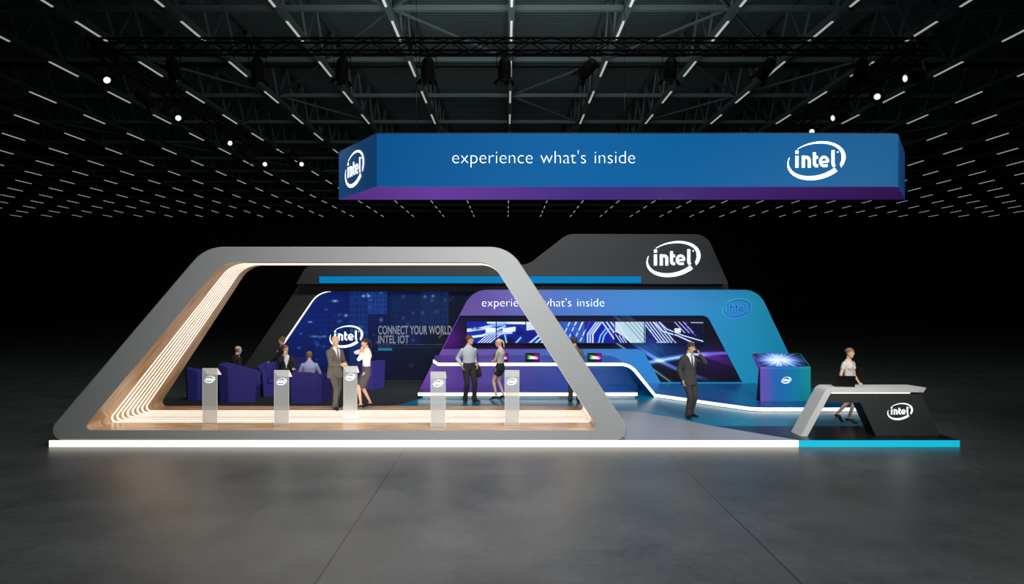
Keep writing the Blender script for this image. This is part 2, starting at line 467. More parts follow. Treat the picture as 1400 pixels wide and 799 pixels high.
# suspended pipe on the right
structure('roof_beam', tube(B(), [(12.0, 21.4, 12.9), (14.6, 24.5, 12.2), (20, 32, 12.3), (28, 41, 12.7)], 0.05), M_steel)

# strip lights
cand = []
for r in range(-1, 15):
    s0 = 2.667 + 0.461*r; s1 = s0 + 0.215
    if r == -1: s0, s1 = 2.33, 2.525
    for k in range(-KMAX, KMAX+1):
        x = colx(k); ya, yb = ycl(s0), ycl(s1); ym = (ya+yb)/2
        if abs(x) > 60: continue
        px = CX + x*F/ym; py = CY - HC*F/ym
        if px < -25 or px > 1425: continue
        if 470 < px < 1230 and 190 < py < 268: continue
        cand.append((ym, r, k, x, ya, yb))
cand.sort(key=lambda q: q[0] + abs(q[3])*0.15)
proto_strip = None
for ym, r, k, x, ya, yb in cand[:300]:
    if k == 0: lab = 'white ceiling strip light, %s row back, on the middle roof beam' % ORD[r+2]
    else: lab = 'white ceiling strip light, %s row back, %s beam %s of the middle' % (ORD[r+2], ORD[abs(k)], 'left' if k < 0 else 'right')
    if proto_strip is None:
        proto_strip = thing('ceiling_strip_light', lab, 'ceiling light', group='strip lights under the roof beams')
        L = 1.85
        obj('housing', box(B(), -0.08, 0.08, -L/2-0.05, L/2+0.05, 0.0, 0.03), M_steel, proto_strip)
        obj('diffuser', box(B(), -0.04, 0.04, -L/2, L/2, -0.03, 0.0), M_strip, proto_strip)
        o = proto_strip
    else:
        o = copy_tree(proto_strip)
    o.location = (x, ym, ZS); o['label'] = lab
if len(cand) > 300:
    bm = B()
    for ym, r, k, x, ya, yb in cand[300:]:
        box(bm, x-0.05, x+0.05, ya, yb, ZS-0.03, ZS+0.029)
    tag(obj('distant_strip_lights', bm, M_strip), 'far white strip lights at the dark back of the hall roof', 'ceiling light', kind='stuff')

# ------------------------------------------------------------------ lighting trusses
def box_truss(label, p, q, s=0.25, parts=True):
    """square truss from p to q (axis of its lower near chord), s = side"""
    p = Vector(p); q = Vector(q); d = (q-p); L = d.length; d.normalize()
    side = Vector((0, 1, 0)) if abs(d.x) > 0.5 else Vector((1, 0, 0)); up = Vector((0, 0, 1))
    t = thing('lighting_truss', label, 'truss', p, group=None)
    off = [Vector((0, 0, 0)), side*s, up*s, side*s+up*s]
    for o_ in off:
        obj('chord', tube(B(), [o_, o_+d*L], 0.025, 8), M_truss, t)
    bm = B(); n = max(2, int(round(L/0.42))); st = L/n
    for a, b_ in ((0, 2), (1, 3), (2, 3), (0, 1)):
        for i in range(n):
            A_ = off[a]+d*(i*st); Bb = off[b_]+d*((i+1)*st); C_ = off[b_]+d*(i*st); D_ = off[a]+d*((i+1)*st)
            if i % 2: bar(bm, A_, Bb, 0.018, 0.018)
            else: bar(bm, C_, D_, 0.018, 0.018)
            if i % 8 == 0: bar(bm, off[a]+d*(i*st), off[b_]+d*(i*st), 0.03, 0.03)
    obj('lattice', bm, M_truss, t)
    return t
TZ = 8.05; XL, XR = -8.65, 8.8
box_truss('black box truss spanning the hall along the front, above the blue sign', (XL, 14.0, TZ), (XR, 14.0, TZ))
box_truss('black box truss running back along the left side under the roof', (XL, 14.3, TZ), (XL, 24.2, TZ))
box_truss('black box truss running back along the right side under the roof', (XR-0.25, 14.3, TZ), (XR-0.25, 24.2, TZ))
box_truss('black box truss crossing at the rear, mostly behind the blue sign', (XL, 24.25, TZ), (XR, 24.25, TZ))

def par_can(label, loc, aim, lit, group):
    t = thing('stage_light', label, 'stage light', loc, group=group)
    d = (Vector(aim) - (Vector(loc) - Vector((0, 0, 0.3)))).normalized()
    c = Vector((0, 0, -0.34))
    obj('clamp', box(B(), -0.03, 0.03, -0.03, 0.03, -0.08, 0.0), M_truss, t)
    hx = Vector((d.y, -d.x, 0)).normalized() if abs(d.z) < 0.999 else Vector((1, 0, 0))
    w_ = 0.17
    obj('yoke', tube(B(), [c+hx*w_, c+hx*w_+Vector((0, 0, 0.24)), c-hx*w_+Vector((0, 0, 0.24)), c-hx*w_], 0.012, 6), M_truss, t)
    q = d.to_track_quat('Z', 'Y').to_matrix().to_4x4(); Mx = Matrix.Translation(c) @ q
    h = obj('housing', lathe(B(), [(0.02, -0.22), (0.07, -0.21), (0.12, -0.14), (0.135, 0.0), (0.135, 0.2), (0.165, 0.215), (0.165, 0.235), (0.135, 0.235)], 20, Mx), M_can, t, smooth=False)
    obj('lens', lathe(B(), [(0.07, 0.236), (0.07, 0.246), (0.03, 0.250)], 20, Mx), M_lens if lit else M_lens_off, h)
    for k in range(4):
        bm = B(); a = k*PI/2+0.4; e = Vector((math.cos(a), math.sin(a), 0))
        bar(bm, Mx @ (e*0.15+Vector((0, 0, 0.235))), Mx @ (e*0.2+Vector((0, 0, 0.33))), 0.1, 0.006)
        obj('barn_door', bm, M_can, h)
    return t
fx = [237, 352, 468, 585, 690, 804, 917, 1048, 1178]
aims = [(-6, 17, 0), (-6, 17.5, 2), (-4.8, 17, 0), (-2.2, 17, 0), (-0.3, 17, 0), (-1.5, 16, 5), (3.2, 17, 0), (2.0, 17, 3), (8, 17.5, 4)]
for i, (px, aim) in enumerate(zip(fx, aims)):
    par_can('black stage light on the front truss, %s from its left end' % ORD[i+1], (X(px, 14.0), 14.0, TZ-0.03), aim, False, 'stage lights on the front truss')
for i, (y, lit) in enumerate(((14.4, 1), (16.0, 0), (17.6, 1), (19.2, 0), (20.7, 1), (22.3, 0), (24.0, 1))):
    par_can('%s stage light on the left truss, %s from the front' % ('lit' if lit else 'dark', ORD[i+1]), (XL+0.12, y, TZ-0.03), (-2 + (0 if i != 4 else 9), 10 if lit else 24, 1.5), lit, 'stage lights on the left truss')
for i, (y, a) in enumerate(((14.5, (-3, 13.6, 5)), (16.0, (0, 0, 3)), (17.75, (-5, 15, 4)), (19.3, (0, 8, 3)))):
    par_can('lit stage light on the right truss, %s from the front' % ORD[i+1], (XR-0.12, y, TZ-0.03), a, True, 'stage lights on the right truss')
par_can('lit round stage light on the rear truss, left of the blue sign', (-7.3, 24.25, TZ-0.03), (0, 2, 3), True, None)

# ------------------------------------------------------------------ hanging sign
YS = 14.0; zt, zb = 6.34, 5.25
M_sign = x_gradient('sign_blue_fabric', [(0, (0, 84, 146)), (1, (34, 100, 152)), (0.35, (0, 100, 166)), (0.72, (2, 98, 160)), (0.9, (28, 100, 154))], 0, -2.9, 8.3, 0.6, es=0.86, refl=0.08)  # uneven light along the front is put into its glow colours
M_sign_u = x_gradient('sign_purple_lit_fabric', [(0, (84, 44, 130)), (1, (44, 18, 72)), (0.16, (104, 62, 158)), (0.42, (66, 42, 124)), (0.7, (66, 30, 104))], 0, -3.6, 9.2, 0.6, es=0.9, refl=0.25)  # purple light and its brighter left stretch are put into the colours
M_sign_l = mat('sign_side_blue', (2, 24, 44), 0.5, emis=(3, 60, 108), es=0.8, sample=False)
sg = thing('hanging_sign', 'long blue fabric sign with purple underside hanging above the stand', 'hanging sign', (0, 0, 0))
plan = round_poly([(-2.70, YS), (8.02, YS), (9.26, 15.88), (-3.92, 15.88)], [0.10, 0.22, 0.02, 0.02], 8)
bm = B()
n = len(plan); lo = [bm.verts.new((x, y, zb)) for x, y in plan]; hi = [bm.verts.new((x, y, zt)) for x, y in plan]
for i in range(n): bm.faces.new([lo[i], lo[(i+1) % n], hi[(i+1) % n], hi[i]])
body = obj('fabric_band', bm, [M_sign, M_sign_l], sg)
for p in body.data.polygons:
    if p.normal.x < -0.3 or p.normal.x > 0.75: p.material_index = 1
obj('underside', prism(B(), plan, 'z', zb-0.004, zb), M_sign_u, sg)
obj('top_cover', prism(B(), plan, 'z', zt, zt+0.02), M_black, sg)
for x in (-2.0, 2.6, 7.4):
    obj('hanging_cable', tube(B(), [(x, 15.1, zt), (x, 15.1, ZS+0.1)], 0.004, 6), M_truss, sg)
band = body
words('slogan_word', text_mesh("experience what's inside", (X(618.5, YS), Z(229, YS), X(868, YS), Z(206, YS)), 0.01, offset=-0.022, word=1.25), 3, M_white, band, YS-0.002)
LW = 80*YS/F
logo('logo', LW, (X(1116, YS), YS-0.002, Z(220, YS)), M_white, band)
# logo on the angled left end
pA = Vector((-2.70, YS, 0)); pB = Vector((-3.92, 15.88, 0)); dd = (pA-pB).normalized(); ang = math.atan2(dd.y, dd.x)
c = pB + (pA-pB)*0.47
nrm = Vector((math.sin(ang), -math.cos(ang), 0))
logo('logo', LW*0.97, (c.x+nrm.x*0.004, c.y+nrm.y*0.004, 5.795), M_white, band, Matrix.Rotation(ang, 4, 'Z'))

# ------------------------------------------------------------------ the stage
YF = 13.6; ZT = 0.13
st = thing('stage_platform', 'low wide exhibition platform with glowing white and cyan front edge', 'platform', (0, 0, 0))
stage_poly = [(-9.12, YF), (9.02, YF), (9.02, 18.25), (9.5, 18.25), (9.5, 23.8), (-9.12, 23.8)]
obj('platform_body', prism(B(), [(-9.10, YF+0.02), (9.0, YF+0.02), (9.0, 18.25), (9.48, 18.25), (9.48, 23.8), (-9.10, 23.8)], 'z', 0.0, 0.10), M_stage_body, st)
setlab(obj('edge_light', box(B(), -9.12, 5.81, YF-0.004, YF+0.018, 0.0, 0.128), M_led, st), 'glowing white edge strip')
setlab(obj('edge_light', box(B(), 5.812, 9.02, YF-0.004, YF+0.018, 0.0, 0.128), M_led_c, st), 'glowing cyan edge strip')
curve = [(5.83, YF+0.02), (4.56, 15.1), (4.39, 15.34), (3.87, 16.26), (3.5, 16.66), (3.22, 16.92), (2.9, 17.05), (2.55, 17.1)]
def slab(label, poly, m): return setlab(obj('floor_panel', prism(B(), poly, 'z', 0.101, ZT), m, st), label)
slab('light grey glossy floor', [(-9.12, YF+0.02)] + curve + [(-9.12, 17.1)], M_grey_floor)
xb = [(-3.6, 17.102), (2.55, 17.102)] + [(a+0.002, b_+0.002) for a, b_ in curve[::-1][1:-2]] + [(4.562, 15.102), (9.02, 15.102), (9.02, 18.25), (9.5, 18.25), (9.5, 23.8), (-2.2, 23.8), (-2.45, 19.0), (-2.75, 18.2), (-3.0, 17.9)]
slab('glossy blue floor', xb, M_teal_floor)
slab('black carpet', [(-9.12, 17.102), (-3.602, 17.102), (-3.002, 17.9), (-2.752, 18.2), (-2.452, 19.0), (-2.202, 23.8), (-9.12, 23.8)], M_dark_floor)
slab('dark glossy floor', [(5.834, YF+0.02), (9.02, YF+0.02), (9.02, 15.1), (4.564, 15.1)], M_navy_floor)

# raised deck with its light ribbon
ZD = 0.21
ribp = [(4.22, 19.3), (4.95, 18.40), (5.55, 17.65), (6.0, 17.12), (6.10, 17.03), (6.22, 16.98), (6.4, 16.96), (9.02, 16.96)]
dk = thing('raised_deck', 'low raised blue deck before the gradient wall, edged by a white light ribbon', 'platform')
obj('deck', prism(B(), [(x, y+0.03) for x, y in ribp] + [(9.02, 18.2), (8.1, 18.2), (9.4, 21.75), (4.22, 21.75)], 'z', ZT, ZD), M_deck, dk)
bm = B()
for a, b_ in zip(ribp, ribp[1:]):
    v = [bm.verts.new(q) for q in ((a[0], a[1], ZT+0.012), (b_[0], b_[1], ZT+0.012), (b_[0], b_[1], ZD+0.015), (a[0], a[1], ZD+0.015),
                                   (a[0], a[1]+0.028, ZT+0.012), (b_[0], b_[1]+0.028, ZT+0.012), (b_[0], b_[1]+0.028, ZD+0.015), (a[0], a[1]+0.028, ZD+0.015))]
    for f in ((0,1,2,3), (5,4,7,6), (3,2,6,7), (1,0,4,5)): bm.faces.new([v[i] for i in f])
bmesh.ops.remove_doubles(bm, verts=bm.verts[:], dist=0.0005)
obj('edge_light', bm, M_led, dk)

# ------------------------------------------------------------------ big portal frame
def fp(px, py, Y=YF): return (X(px, Y), Z(py, Y))
NS = 10
def prof(cs, rs, seg=6):
    """rounded quad with subdivided straight runs, same number of points for every profile"""
    rp = round_poly(cs, rs, NS); out = []
    m = NS+1
    for c in range(4):
        arc = rp[c*m:(c+1)*m]; nxt = rp[((c+1) % 4)*m]
        out += arc
        a = Vector(arc[-1]); b_ = Vector(nxt)
        for k in range(1, seg): out.append(tuple(a.lerp(b_, k/seg)))
    return out
YB = 16.56
outer_f = prof([fp(54.8, 602.2), fp(280, 337.6), fp(696.2, 337.6), fp(869.4, 602.2)], [0.20, 0.80, 0.72, 0.21])
inner_f = prof([fp(111.7, 588.5), fp(304.5, 358.7), fp(672.7, 358.7), fp(818.7, 588.5)], [0.085, 0.62, 0.52, 0.07])
def bp(px, py): return (X(px, YB), Z(py, YB))
inner_b = prof([bp(217.5, 555.3), bp(342.3, 363.4), bp(676.3, 363.4), bp(797.5, 555.3)], [0.10, 0.62, 0.52, 0.09])
outer_b = prof([(bp(217.5, 0)[0]-0.55, ZT+0.002), (bp(342.3, 0)[0]-0.22, 4.05), (bp(676.3, 0)[0]+0.2, 4.05), (bp(797.5, 0)[0]+0.5, ZT+0.002)], [0.12, 0.6, 0.5, 0.12])
fr = thing('portal_frame', 'huge grey slanted frame with oak lining and rows of white light lines', 'portal', (0, 0, 0))
def ring(bm, pr, y): return [bm.verts.new((x, y, z)) for x, z in pr]
def inset(pr, d):
    c = Vector((sum(p[0] for p in pr)/len(pr), sum(p[1] for p in pr)/len(pr))); out = []
    n = len(pr)
    for i in range(n):
        t = (Vector(pr[(i+1) % n])-Vector(pr[i-1])).normalized(); nn = Vector((-t.y, t.x))
        q = Vector(pr[i])
        if (q+nn*0.01-c).length > (q-c).length: nn = -nn
        out.append((q.x+nn.x*d, q.y+nn.y*d))
    return out
bm = B(); N = len(outer_f)
R1 = ring(bm, inset(outer_f, 0.022), YF); R0 = ring(bm, outer_f, YF+0.022); R3 = ring(bm, outer_b, YB)
Ri = ring(bm, inner_f, YF); Rj = ring(bm, inner_b, YB); 
def skin_(a, b_):
    for i in range(N):
        bm.faces.new([a[i], a[(i+1) % N], b_[(i+1) % N], b_[i]])
skin_(R3, R0); skin_(R0, R1); skin_(R1, Ri); skin_(Rj, R3)
Rk = ring(bm, inset(inner_f, -0.03), YF+0.03); Rl = ring(bm, inset(inner_b, -0.03), YB-0.03)
skin_(Ri, Rk); skin_(Rk, Rl); skin_(Rl, Rj)
obj('frame_shell', bm, M_frame, fr)
# oak lining, uv along the profile
peri = [0.0]
for i in range(N): peri.append(peri[-1] + (Vector(inner_f[(i+1) % N])-Vector(inner_f[i])).length)
def lin_pt(i, u, lift=0.0):
    j = i % N
    a = inner_f[j]; b_ = inner_b[j]
    x = a[0]*(1-u)+b_[0]*u; z = a[1]*(1-u)+b_[1]*u
    if lift:
        k, l_ = (j+1) % N, j-1
        t = Vector((inner_f[k][0]-inner_f[l_][0], inner_f[k][1]-inner_f[l_][1])).normalized()
        nn = Vector((-t.y, t.x)); c = Vector((-4, 2.0))
        if (Vector((x, z))+nn*0.01-c).length > (Vector((x, z))-c).length: nn = -nn
        x += nn.x*lift; z += nn.y*lift
    return (x, YF+(YB-YF)*u, z)
bm = B(); NU = 12; uvl = bm.loops.layers.uv.new('UVMap')
G = [[bm.verts.new(lin_pt(i, j/NU)) for j in range(NU+1)] for i in range(N)]
for i in range(N):
    for j in range(NU):
        f = bm.faces.new([G[i][j], G[(i+1) % N][j], G[(i+1) % N][j+1], G[i][j+1]])
        for lp, (a, b_) in zip(f.loops, ((i, j), (i+1, j), (i+1, j+1), (i, j+1))): lp[uvl].uv = (peri[a], b_/NU*2.96)
lining = obj('wooden_lining', bm, M_wood, fr, normals=False)
for k in range(8):
    u0 = 0.282 + k*0.0665; u1 = u0 + 0.019; bm = B()
    A_ = [bm.verts.new(lin_pt(i, u0, 0.006)) for i in range(N)]; C_ = [bm.verts.new(lin_pt(i, u1, 0.006)) for i in range(N)]
    A2 = [bm.verts.new(lin_pt(i, u0, -0.004)) for i in range(N)]; C2 = [bm.verts.new(lin_pt(i, u1, -0.004)) for i in range(N)]
    for i in range(N):
        j = (i+1) % N
        bm.faces.new([A_[i], A_[j], C_[j], C_[i]]); bm.faces.new([A2[i], A2[j], A_[j], A_[i]]); bm.faces.new([C_[i], C_[j], C2[j], C2[i]])
    obj('light_line', bm, M_led2, lining)
ZW = Z(588.5, YF)        # walking surface of the lining

# ------------------------------------------------------------------ frosted podiums
def podium(label, xl, xr, top, Y):
    w_ = (xr-xl)*Y/F; x = X((xl+xr)/2, Y); h = Z(top, Y)-ZW
    t = thing('podium', label, 'podium', (x, Y, ZW+0.007), group='frosted podiums along the wooden floor')
    a = w_/2
    pf = obj('front_panel', box(B(), -a, a, 0, 0.012, 0, h), M_frost, t)
    bm = prism(B(), [(0.013, h), (0.013, h-0.012), (0.20, h-0.155), (0.20, h-0.143)], 'x', -a, a)
    obj('sloping_top', bm, M_frost_e, t)
    bm = B()
    for x0, x1, z0, z1 in ((-a, a, h-0.006, h+0.002), (-a-0.003, -a+0.003, 0, h), (a-0.003, a+0.003, 0, h)): box(bm, x0, x1, -0.002, 0.0, z0, z1)
    for x0 in (-a, a-0.005): prism(bm, [(0.013, h+0.003), (0.013, h-0.015), (0.205, h-0.158), (0.205, h-0.140)], 'x', x0, x0+0.005)
    box(bm, -a, a, 0.2, 0.206, h-0.16, h-0.14)
    obj('edge_trim', bm, M_frost_e, t)
    logo('logo', 14.2*Y/F, (0.01*0, -0.003, h-0.235), M_white, pf, d=0.003)
podium('frosted podium in front of the leftmost dark blue armchair', 277, 297, 504.3, 14.3)
podium('frosted podium in front of the smiling person in the black suit', 375, 395, 507, 14.1)
podium('frosted podium between the person in grey suit and the person in grey skirt', 469.8, 488.2, 501.5, 14.75)
podium('frosted podium left of the person in light shirt and black trousers', 589, 609, 509.2, 13.85)
podium('frosted podium beside the person with the blond ponytail', 690.2, 709.8, 507, 14.05)

# ------------------------------------------------------------------ dark rear structure with the city video wall
def pp(px, py, Y): return (X(px, Y), Z(py, Y))
YV = 23.0
vw = thing('video_wall', 'dark rear wall holding a big navy blue city video display with a white light edge', 'video wall', (0, 0, 0))
zb_ = ZT+0.001
outer = round_poly([(X(321, YV), zb_), pp(411, 386.5, YV), pp(993, 386.5, YV), pp(999, 400, YV), (X(1000, YV), zb_)], [0, 0.25, 0, 0, 0], 8)
hx0, hy0 = 353.5, 521
hole = round_poly([pp(353.5, 520.6, YV), pp(436, 399, YV), pp(700, 399, YV), pp(700, 520.6, YV)], [0, 0.75, 0, 0], 10)
me = curve_solid([outer, hole], 0.30); me.transform(Matrix.Translation((0, YV, 0)))
link_mesh('surround', me, M_wall_black, vw)
# picture on the display
W, H = 620, 224
yy, xx = np.mgrid[0:H, 0:W]
gx = 345 + xx/(W-1)*360; gy = 398 + yy/(H-1)*124      # photo coordinates
img = np.zeros((H, W, 3))
t_ = np.clip((gx-400)/230, 0, 1)
base = np.stack([10-6*t_, 30-18*t_, 100-70*t_], -1)/255
img += base
img *= (1.15 - 0.55*np.clip((gy-440)/80, 0, 1))[..., None]
rs = np.random.RandomState(3)
for (bx0, bx1, by0, by1, c_, nx, ny) in ((478, 503, 398, 500, (22, 62, 140), 4, 12), (503, 529, 398, 430, (34, 84, 170), 5, 5), (535, 575, 402, 470, (14, 40, 92), 6, 9),
                                         (575, 612, 398, 450, (20, 52, 112), 6, 6), (430, 470, 430, 500, (12, 36, 110), 5, 9)):
    m_ = ((gx > bx0) & (gx < bx1) & (gy > by0) & (gy < by1)).astype(float)
    over(img, m_*0.55, c_)
    u = (gx-bx0)/(bx1-bx0)*nx; v = (gy-by0)/(by1-by0)*ny
    wv = rs.rand(ny+1, nx+1)
    win = ((u % 1 > .2) & (u % 1 < .8) & (v % 1 > .25) & (v % 1 < .75)).astype(float)*m_
    sel = wv[np.clip(v.astype(int), 0, ny), np.clip(u.astype(int), 0, nx)]
    over(img, win*0.4*(sel < .75), (6, 18, 60)); over(img, win*0.2*(sel > .93), (120, 170, 235))
for i in range(36):
    x0 = 400+rs.rand()*220; y0 = 402+rs.rand()*100; r_ = 0.5+rs.rand()*1.6; a_ = 0.15+rs.rand()*0.45
    if x0 > 540: a_ *= 0.5
    g = np.exp(-(((gx-x0)/(r_*1.6))**2+((gy-y0)/r_)**2))*a_
    over(img, g, (110, 170, 240))
for (x0, y0, rx, ry, a_) in ((458, 412, 4, 1.6, .9), (473, 432, 2.5, 2, .8), (424, 441, 3, 1.2, .8), (497, 405, 2.3, 1.6, .9), (504, 405, 2.3, 1.6, .9), (521, 438, 2.5, 2.5, .5), (430, 461, 6, 1.5, .5), (443, 461, 3, 1.5, .6), (592, 405, 2, 2, .6), (581, 406, 2, 2, .5)):
    over(img, np.exp(-(((gx-x0)/rx)**2+((gy-y0)/ry)**2))*a_, (150, 190, 240))
over(img, (((gy > 476) & (gy < 476.6)) | ((gx > 612) & (gx < 612.8) & (gy < 470)))*0.35*(gx > 517), (90, 120, 160))
over(img, (seg_dist(gx, gy, 596, 476, 612, 452) < 4)*0.8, (18, 20, 24)); over(img, (seg_dist(gx, gy, 600, 462, 609, 455) < 1.2)*0.5, (120, 116, 120))
for i in range(2):
    over(img, ((gx > 517) & (gx < (612 if i == 0 else 533)) & (np.abs(gy-(472.3+2.2*i)) < 0.45))*0.4*(rs.rand(H, W) > .35), (140, 150, 165))
over(img, ((gx > 517) & (gx < 536) & (gy > 477) & (gy < 480.5))*0.9, (24, 130, 150))
x0, z0 = pp(345, 520.6, YV+0.03); x1, z1 = pp(705, 398, YV+0.03)
vscr = picture('screen', img, (x0, YV+0.03, z0), (x1-x0, 0, 0), (0, 0, z1-z0), M_screen, vw)
clip(vscr, pp(345, 521.5, YV), pp(427.5, 399, YV), pp(600, 450, YV))
# glowing left edge
def edge_strip(pl, w_, y, m, parent, name='light_edge', d=0.02):
    bm = B(); ribbon(bm, pl, w_ if isinstance(w_, list) else [w_]*len(pl), d)
    bmesh.ops.translate(bm, verts=bm.verts[:], vec=(0, y, 0)); return obj(name, bm, m, parent)
hp = [p for p in hole[:14]]
hp = [hole[0]] + [p for p in hole[1:12]]
edge_strip([hp[0]]+hp[1:], [0.07]+[0.04]*4+[0.035]*5+[0.015]*(len(hp)-10), YV-0.002, M_led, vw)
M_text_grey = mat('grey_letters', (60, 64, 70), 0.6, emis=(128, 136, 150), es=0.8, sample=False)
yv = YV+0.026
words('headline_word', text_mesh("CONNECT YOUR WORLD", (X(517, yv), Z(457.6, yv), X(617.5, yv), Z(445.6, yv)), 0.004, offset=0.014, space=1.04), 3, M_text_grey, vscr, yv)
words('headline_word', text_mesh("INTEL IOT", (X(517.2, yv), Z(470, yv), X(559, yv), Z(458.8, yv)), 0.004, offset=0.014, space=1.04), 2, M_text_grey, vscr, yv)
logo('logo', 46*YV/F, (X(473.5, yv), yv, Z(460.5, yv)), M_white, vscr, d=0.004)

YU = 22.4
fa = thing('fascia', 'dark grey stepped fascia above the walls with blue light bar and large white logo', 'fascia', (0, 0, 0))
fpoly = round_poly([pp(404.5, 388.6, YU), pp(417, 364, YU), pp(724, 362, YU), pp(778, 320, YU), pp(966, 320.5, YU), pp(998.5, 395, YU), pp(960, 388.6, YU)],
                   [0.02, 0.32, 0.62, 0.62, 0.55, 0.02, 0.02], 10)
fpoly = round_poly([pp(404.5, 388.6, YU), pp(419, 364, YU), pp(722, 362, YU), pp(776, 320, YU), pp(966, 320.5, YU), pp(996, 388.6, YU)],
                   [0.02, 0.30, 0.62, 0.62, 0.55, 0.02], 10)
me = curve_solid([fpoly], 0.55); me.transform(Matrix.Translation((0, YU, 0)))
fbd = link_mesh('fascia_board', me, M_charcoal, fa)
obj('support_post', box(B(), X(995, 23.3)-1.2, X(995, 23.3)-1.0, 22.97, 23.25, zb_, Z(390, 23.0)), M_black, fa) if False else None
b0, b1 = X(437, YU), X(876, YU)
obj('light_bar', box(B(), b0, b1, YU-0.06, YU+0.0, Z(387.3, YU-.06), Z(378.2, YU-.06)), M_blue_bar, fa)
logo('logo', 74*YU/F, (X(920.5, YU), YU-0.003, Z(354.5, YU)), M_white, fbd, d=0.03)

# ------------------------------------------------------------------ gradient wall
YG = 21.8
g0, g1 = X(571, YG), X(1100, YG)
def gp(px): return (px-571)/(1100-571)
M_grad = x_gradient('printed_gradient', [(gp(590), (88, 50, 134)), (gp(1030), (4, 136, 176)), (gp(680), (82, 70, 150)), (gp(760), (34, 84, 162)), (gp(870), (0, 106, 176)), (gp(960), (0, 122, 180))], 0, g0, g1, 0.42, es=0.12)
gw = thing('gradient_wall', 'tall slanted display wall fading from purple through blue to teal', 'display wall', (0, 0, 0), kind='thing')
wall = round_poly([(X(578.5, YG), ZT+0.001), pp(646, 396.5, YG), pp(1037, 396.5, YG), (X(1099, YG), ZT+0.001)], [0, 0.78, 0.72, 0], 12)
hole = [pp(x_, y_, YG) for x_, y_ in ((604.2, 477.6), (627.4, 432))] + [pp(962, 432, YG)]
hole = round_poly([pp(604.2, 477.6, YG), pp(627.4, 431.8, YG), pp(967, 431.8, YG), pp(1015, 523, YG), pp(903, 523, YG), pp(878, 477.6, YG)], [0, 0, 0.28, 0, 0, 0.35], 8)
hole = [(max(a, b_ if False else a), b_) for a, b_ in hole]
# the recess runs out through the slanted left edge, so its left side is shaved just inside the wall edge
hole[0] = (hole[0][0]+0.03, hole[0][1]); hole[1] = (hole[1][0]+0.03, hole[1][1])
me = curve_solid([wall, hole], 0.06); me.transform(Matrix.Translation((0, YG, 0)))
wface = link_mesh('wall_face', me, M_grad, gw)
me = curve_solid([wall], 0.4); me.transform(Matrix.Translation((0, YG+0.08, 0)))
link_mesh('wall_body', me, M_grad, gw)
# backlit streak print in the recess
W, H = 840, 190
yy, xx = np.mgrid[0:H, 0:W]
gx = 600 + xx/(W-1)*420; gy = 430 + yy/(H-1)*95
img = np.zeros((H, W, 3))
k_ = np.clip((gx-600)/60, 0, 1)
img += np.stack([30-29*k_, 2+0*k_, 62-50*k_], -1)/255
add(img, np.exp(-(((gx-612)/22)**2+((gy-462)/16)**2))*0.8, (70, 10, 90))
add(img, np.exp(-(((gx-690)/40)**2+((gy-474)/4)**2))*0.4, (120, 30, 130))
add(img, np.exp(-(((gx-900)/60)**2+((gy-480)/20)**2))*0.6, (0, 44, 130))
add(img, np.exp(-(((gx-985)/35)**2+((gy-492)/22)**2))*0.6, (60, 8, 90))
add(img, np.exp(-(((gx-760)/250)**2+((gy-433)/12)**2))*0.5, (6, 14, 60))
def streak(f, x0, x1, w_, a_, c_):
    global img
    on = 1/(1+np.exp(-(gx-x0)/6))*1/(1+np.exp((gx-x1)/6))
    add(img, np.exp(-np.abs(gy-f(gx))/w_)*a_*on, c_)
for d_ in np.linspace(-16, 8, 26):
    streak(lambda x, d_=d_: 478+(x-890)*0.75+d_*1.5 + 0*x, 845+d_*.4, 905, 0.35, 0.34+0.22*((d_*3) % 1), (120, 190, 200))
for d_ in np.linspace(-1, 1, 7):
    streak(lambda x, d_=d_: 497-((x-883))*0.22+0.00085*(x-883)**2+d_*3-0.0015*d_*(x-883)**1.0*8, 878, 1005, 0.6, 0.35, (120, 140, 230))
    streak(lambda x, d_=d_: 483+(x-884)*0.62-0.0022*(x-884)**2+d_*2.2, 878, 960, 0.7, 0.4, (110, 130, 220))
    streak(lambda x, d_=d_: 484+np.abs(x-950)*0.08+(x-950)*(0.02+0.22*(d_+1)/2), 945, 1005, 0.5, 0.28, (150, 70, 210))
streak(lambda x: 478+(x-855)*0.72, 820, 925, 1.2, 0.85, (170, 225, 225))
streak(lambda x: 497-(x-880)*0.17, 876, 960, 1.6, 0.75, (180, 215, 225))
streak(lambda x: 434+(x-842)*0.9, 838, 862, 0.8, 0.8, (90, 160, 210))
for d_ in range(14):
    streak(lambda x, d_=d_: 452+d_*2.6-(x-600)*0.35, 598, 660, 0.4, 0.12, (150, 40, 170))
    streak(lambda x, d_=d_: 489-d_*2.0+(x-890)*0.05, 872, 935, 0.3, 0.25, (20, 110, 190))
yr = YG+0.062
x0, z0 = pp(600, 525, yr); x1, z1 = pp(1020, 430, yr)
o = picture('streak_print', np.clip(img, 0, 1), (x0, yr, z0), (x1-x0, 0, 0), (0, 0, z1-z0), M_print, gw)
clip(o, pp(579.5, 527.6, YG), pp(646.9, 396.5, YG), pp(800, 450, YG))
# clip anything of the print past the slanted wall end: it is covered by the wall face itself
words('slogan_word', text_mesh("experience what's inside", (X(659, YG), Z(422.8, YG), X(826, YG), Z(408, YG)), 0.006, offset=-0.022, word=1.3), 3, M_white, wface, YG-0.001)
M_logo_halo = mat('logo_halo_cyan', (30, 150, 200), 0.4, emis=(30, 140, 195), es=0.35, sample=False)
M_logo_v = mat('logo_violet_blue', (24, 92, 182), 0.4, emis=(40, 96, 180), es=0.25, sample=False)
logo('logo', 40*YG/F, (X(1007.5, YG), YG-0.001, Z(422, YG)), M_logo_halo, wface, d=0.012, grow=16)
logo('logo', 38.5*YG/F, (X(1007.5, YG), YG-0.012, Z(422, YG)), M_logo_v, wface, d=0.01)

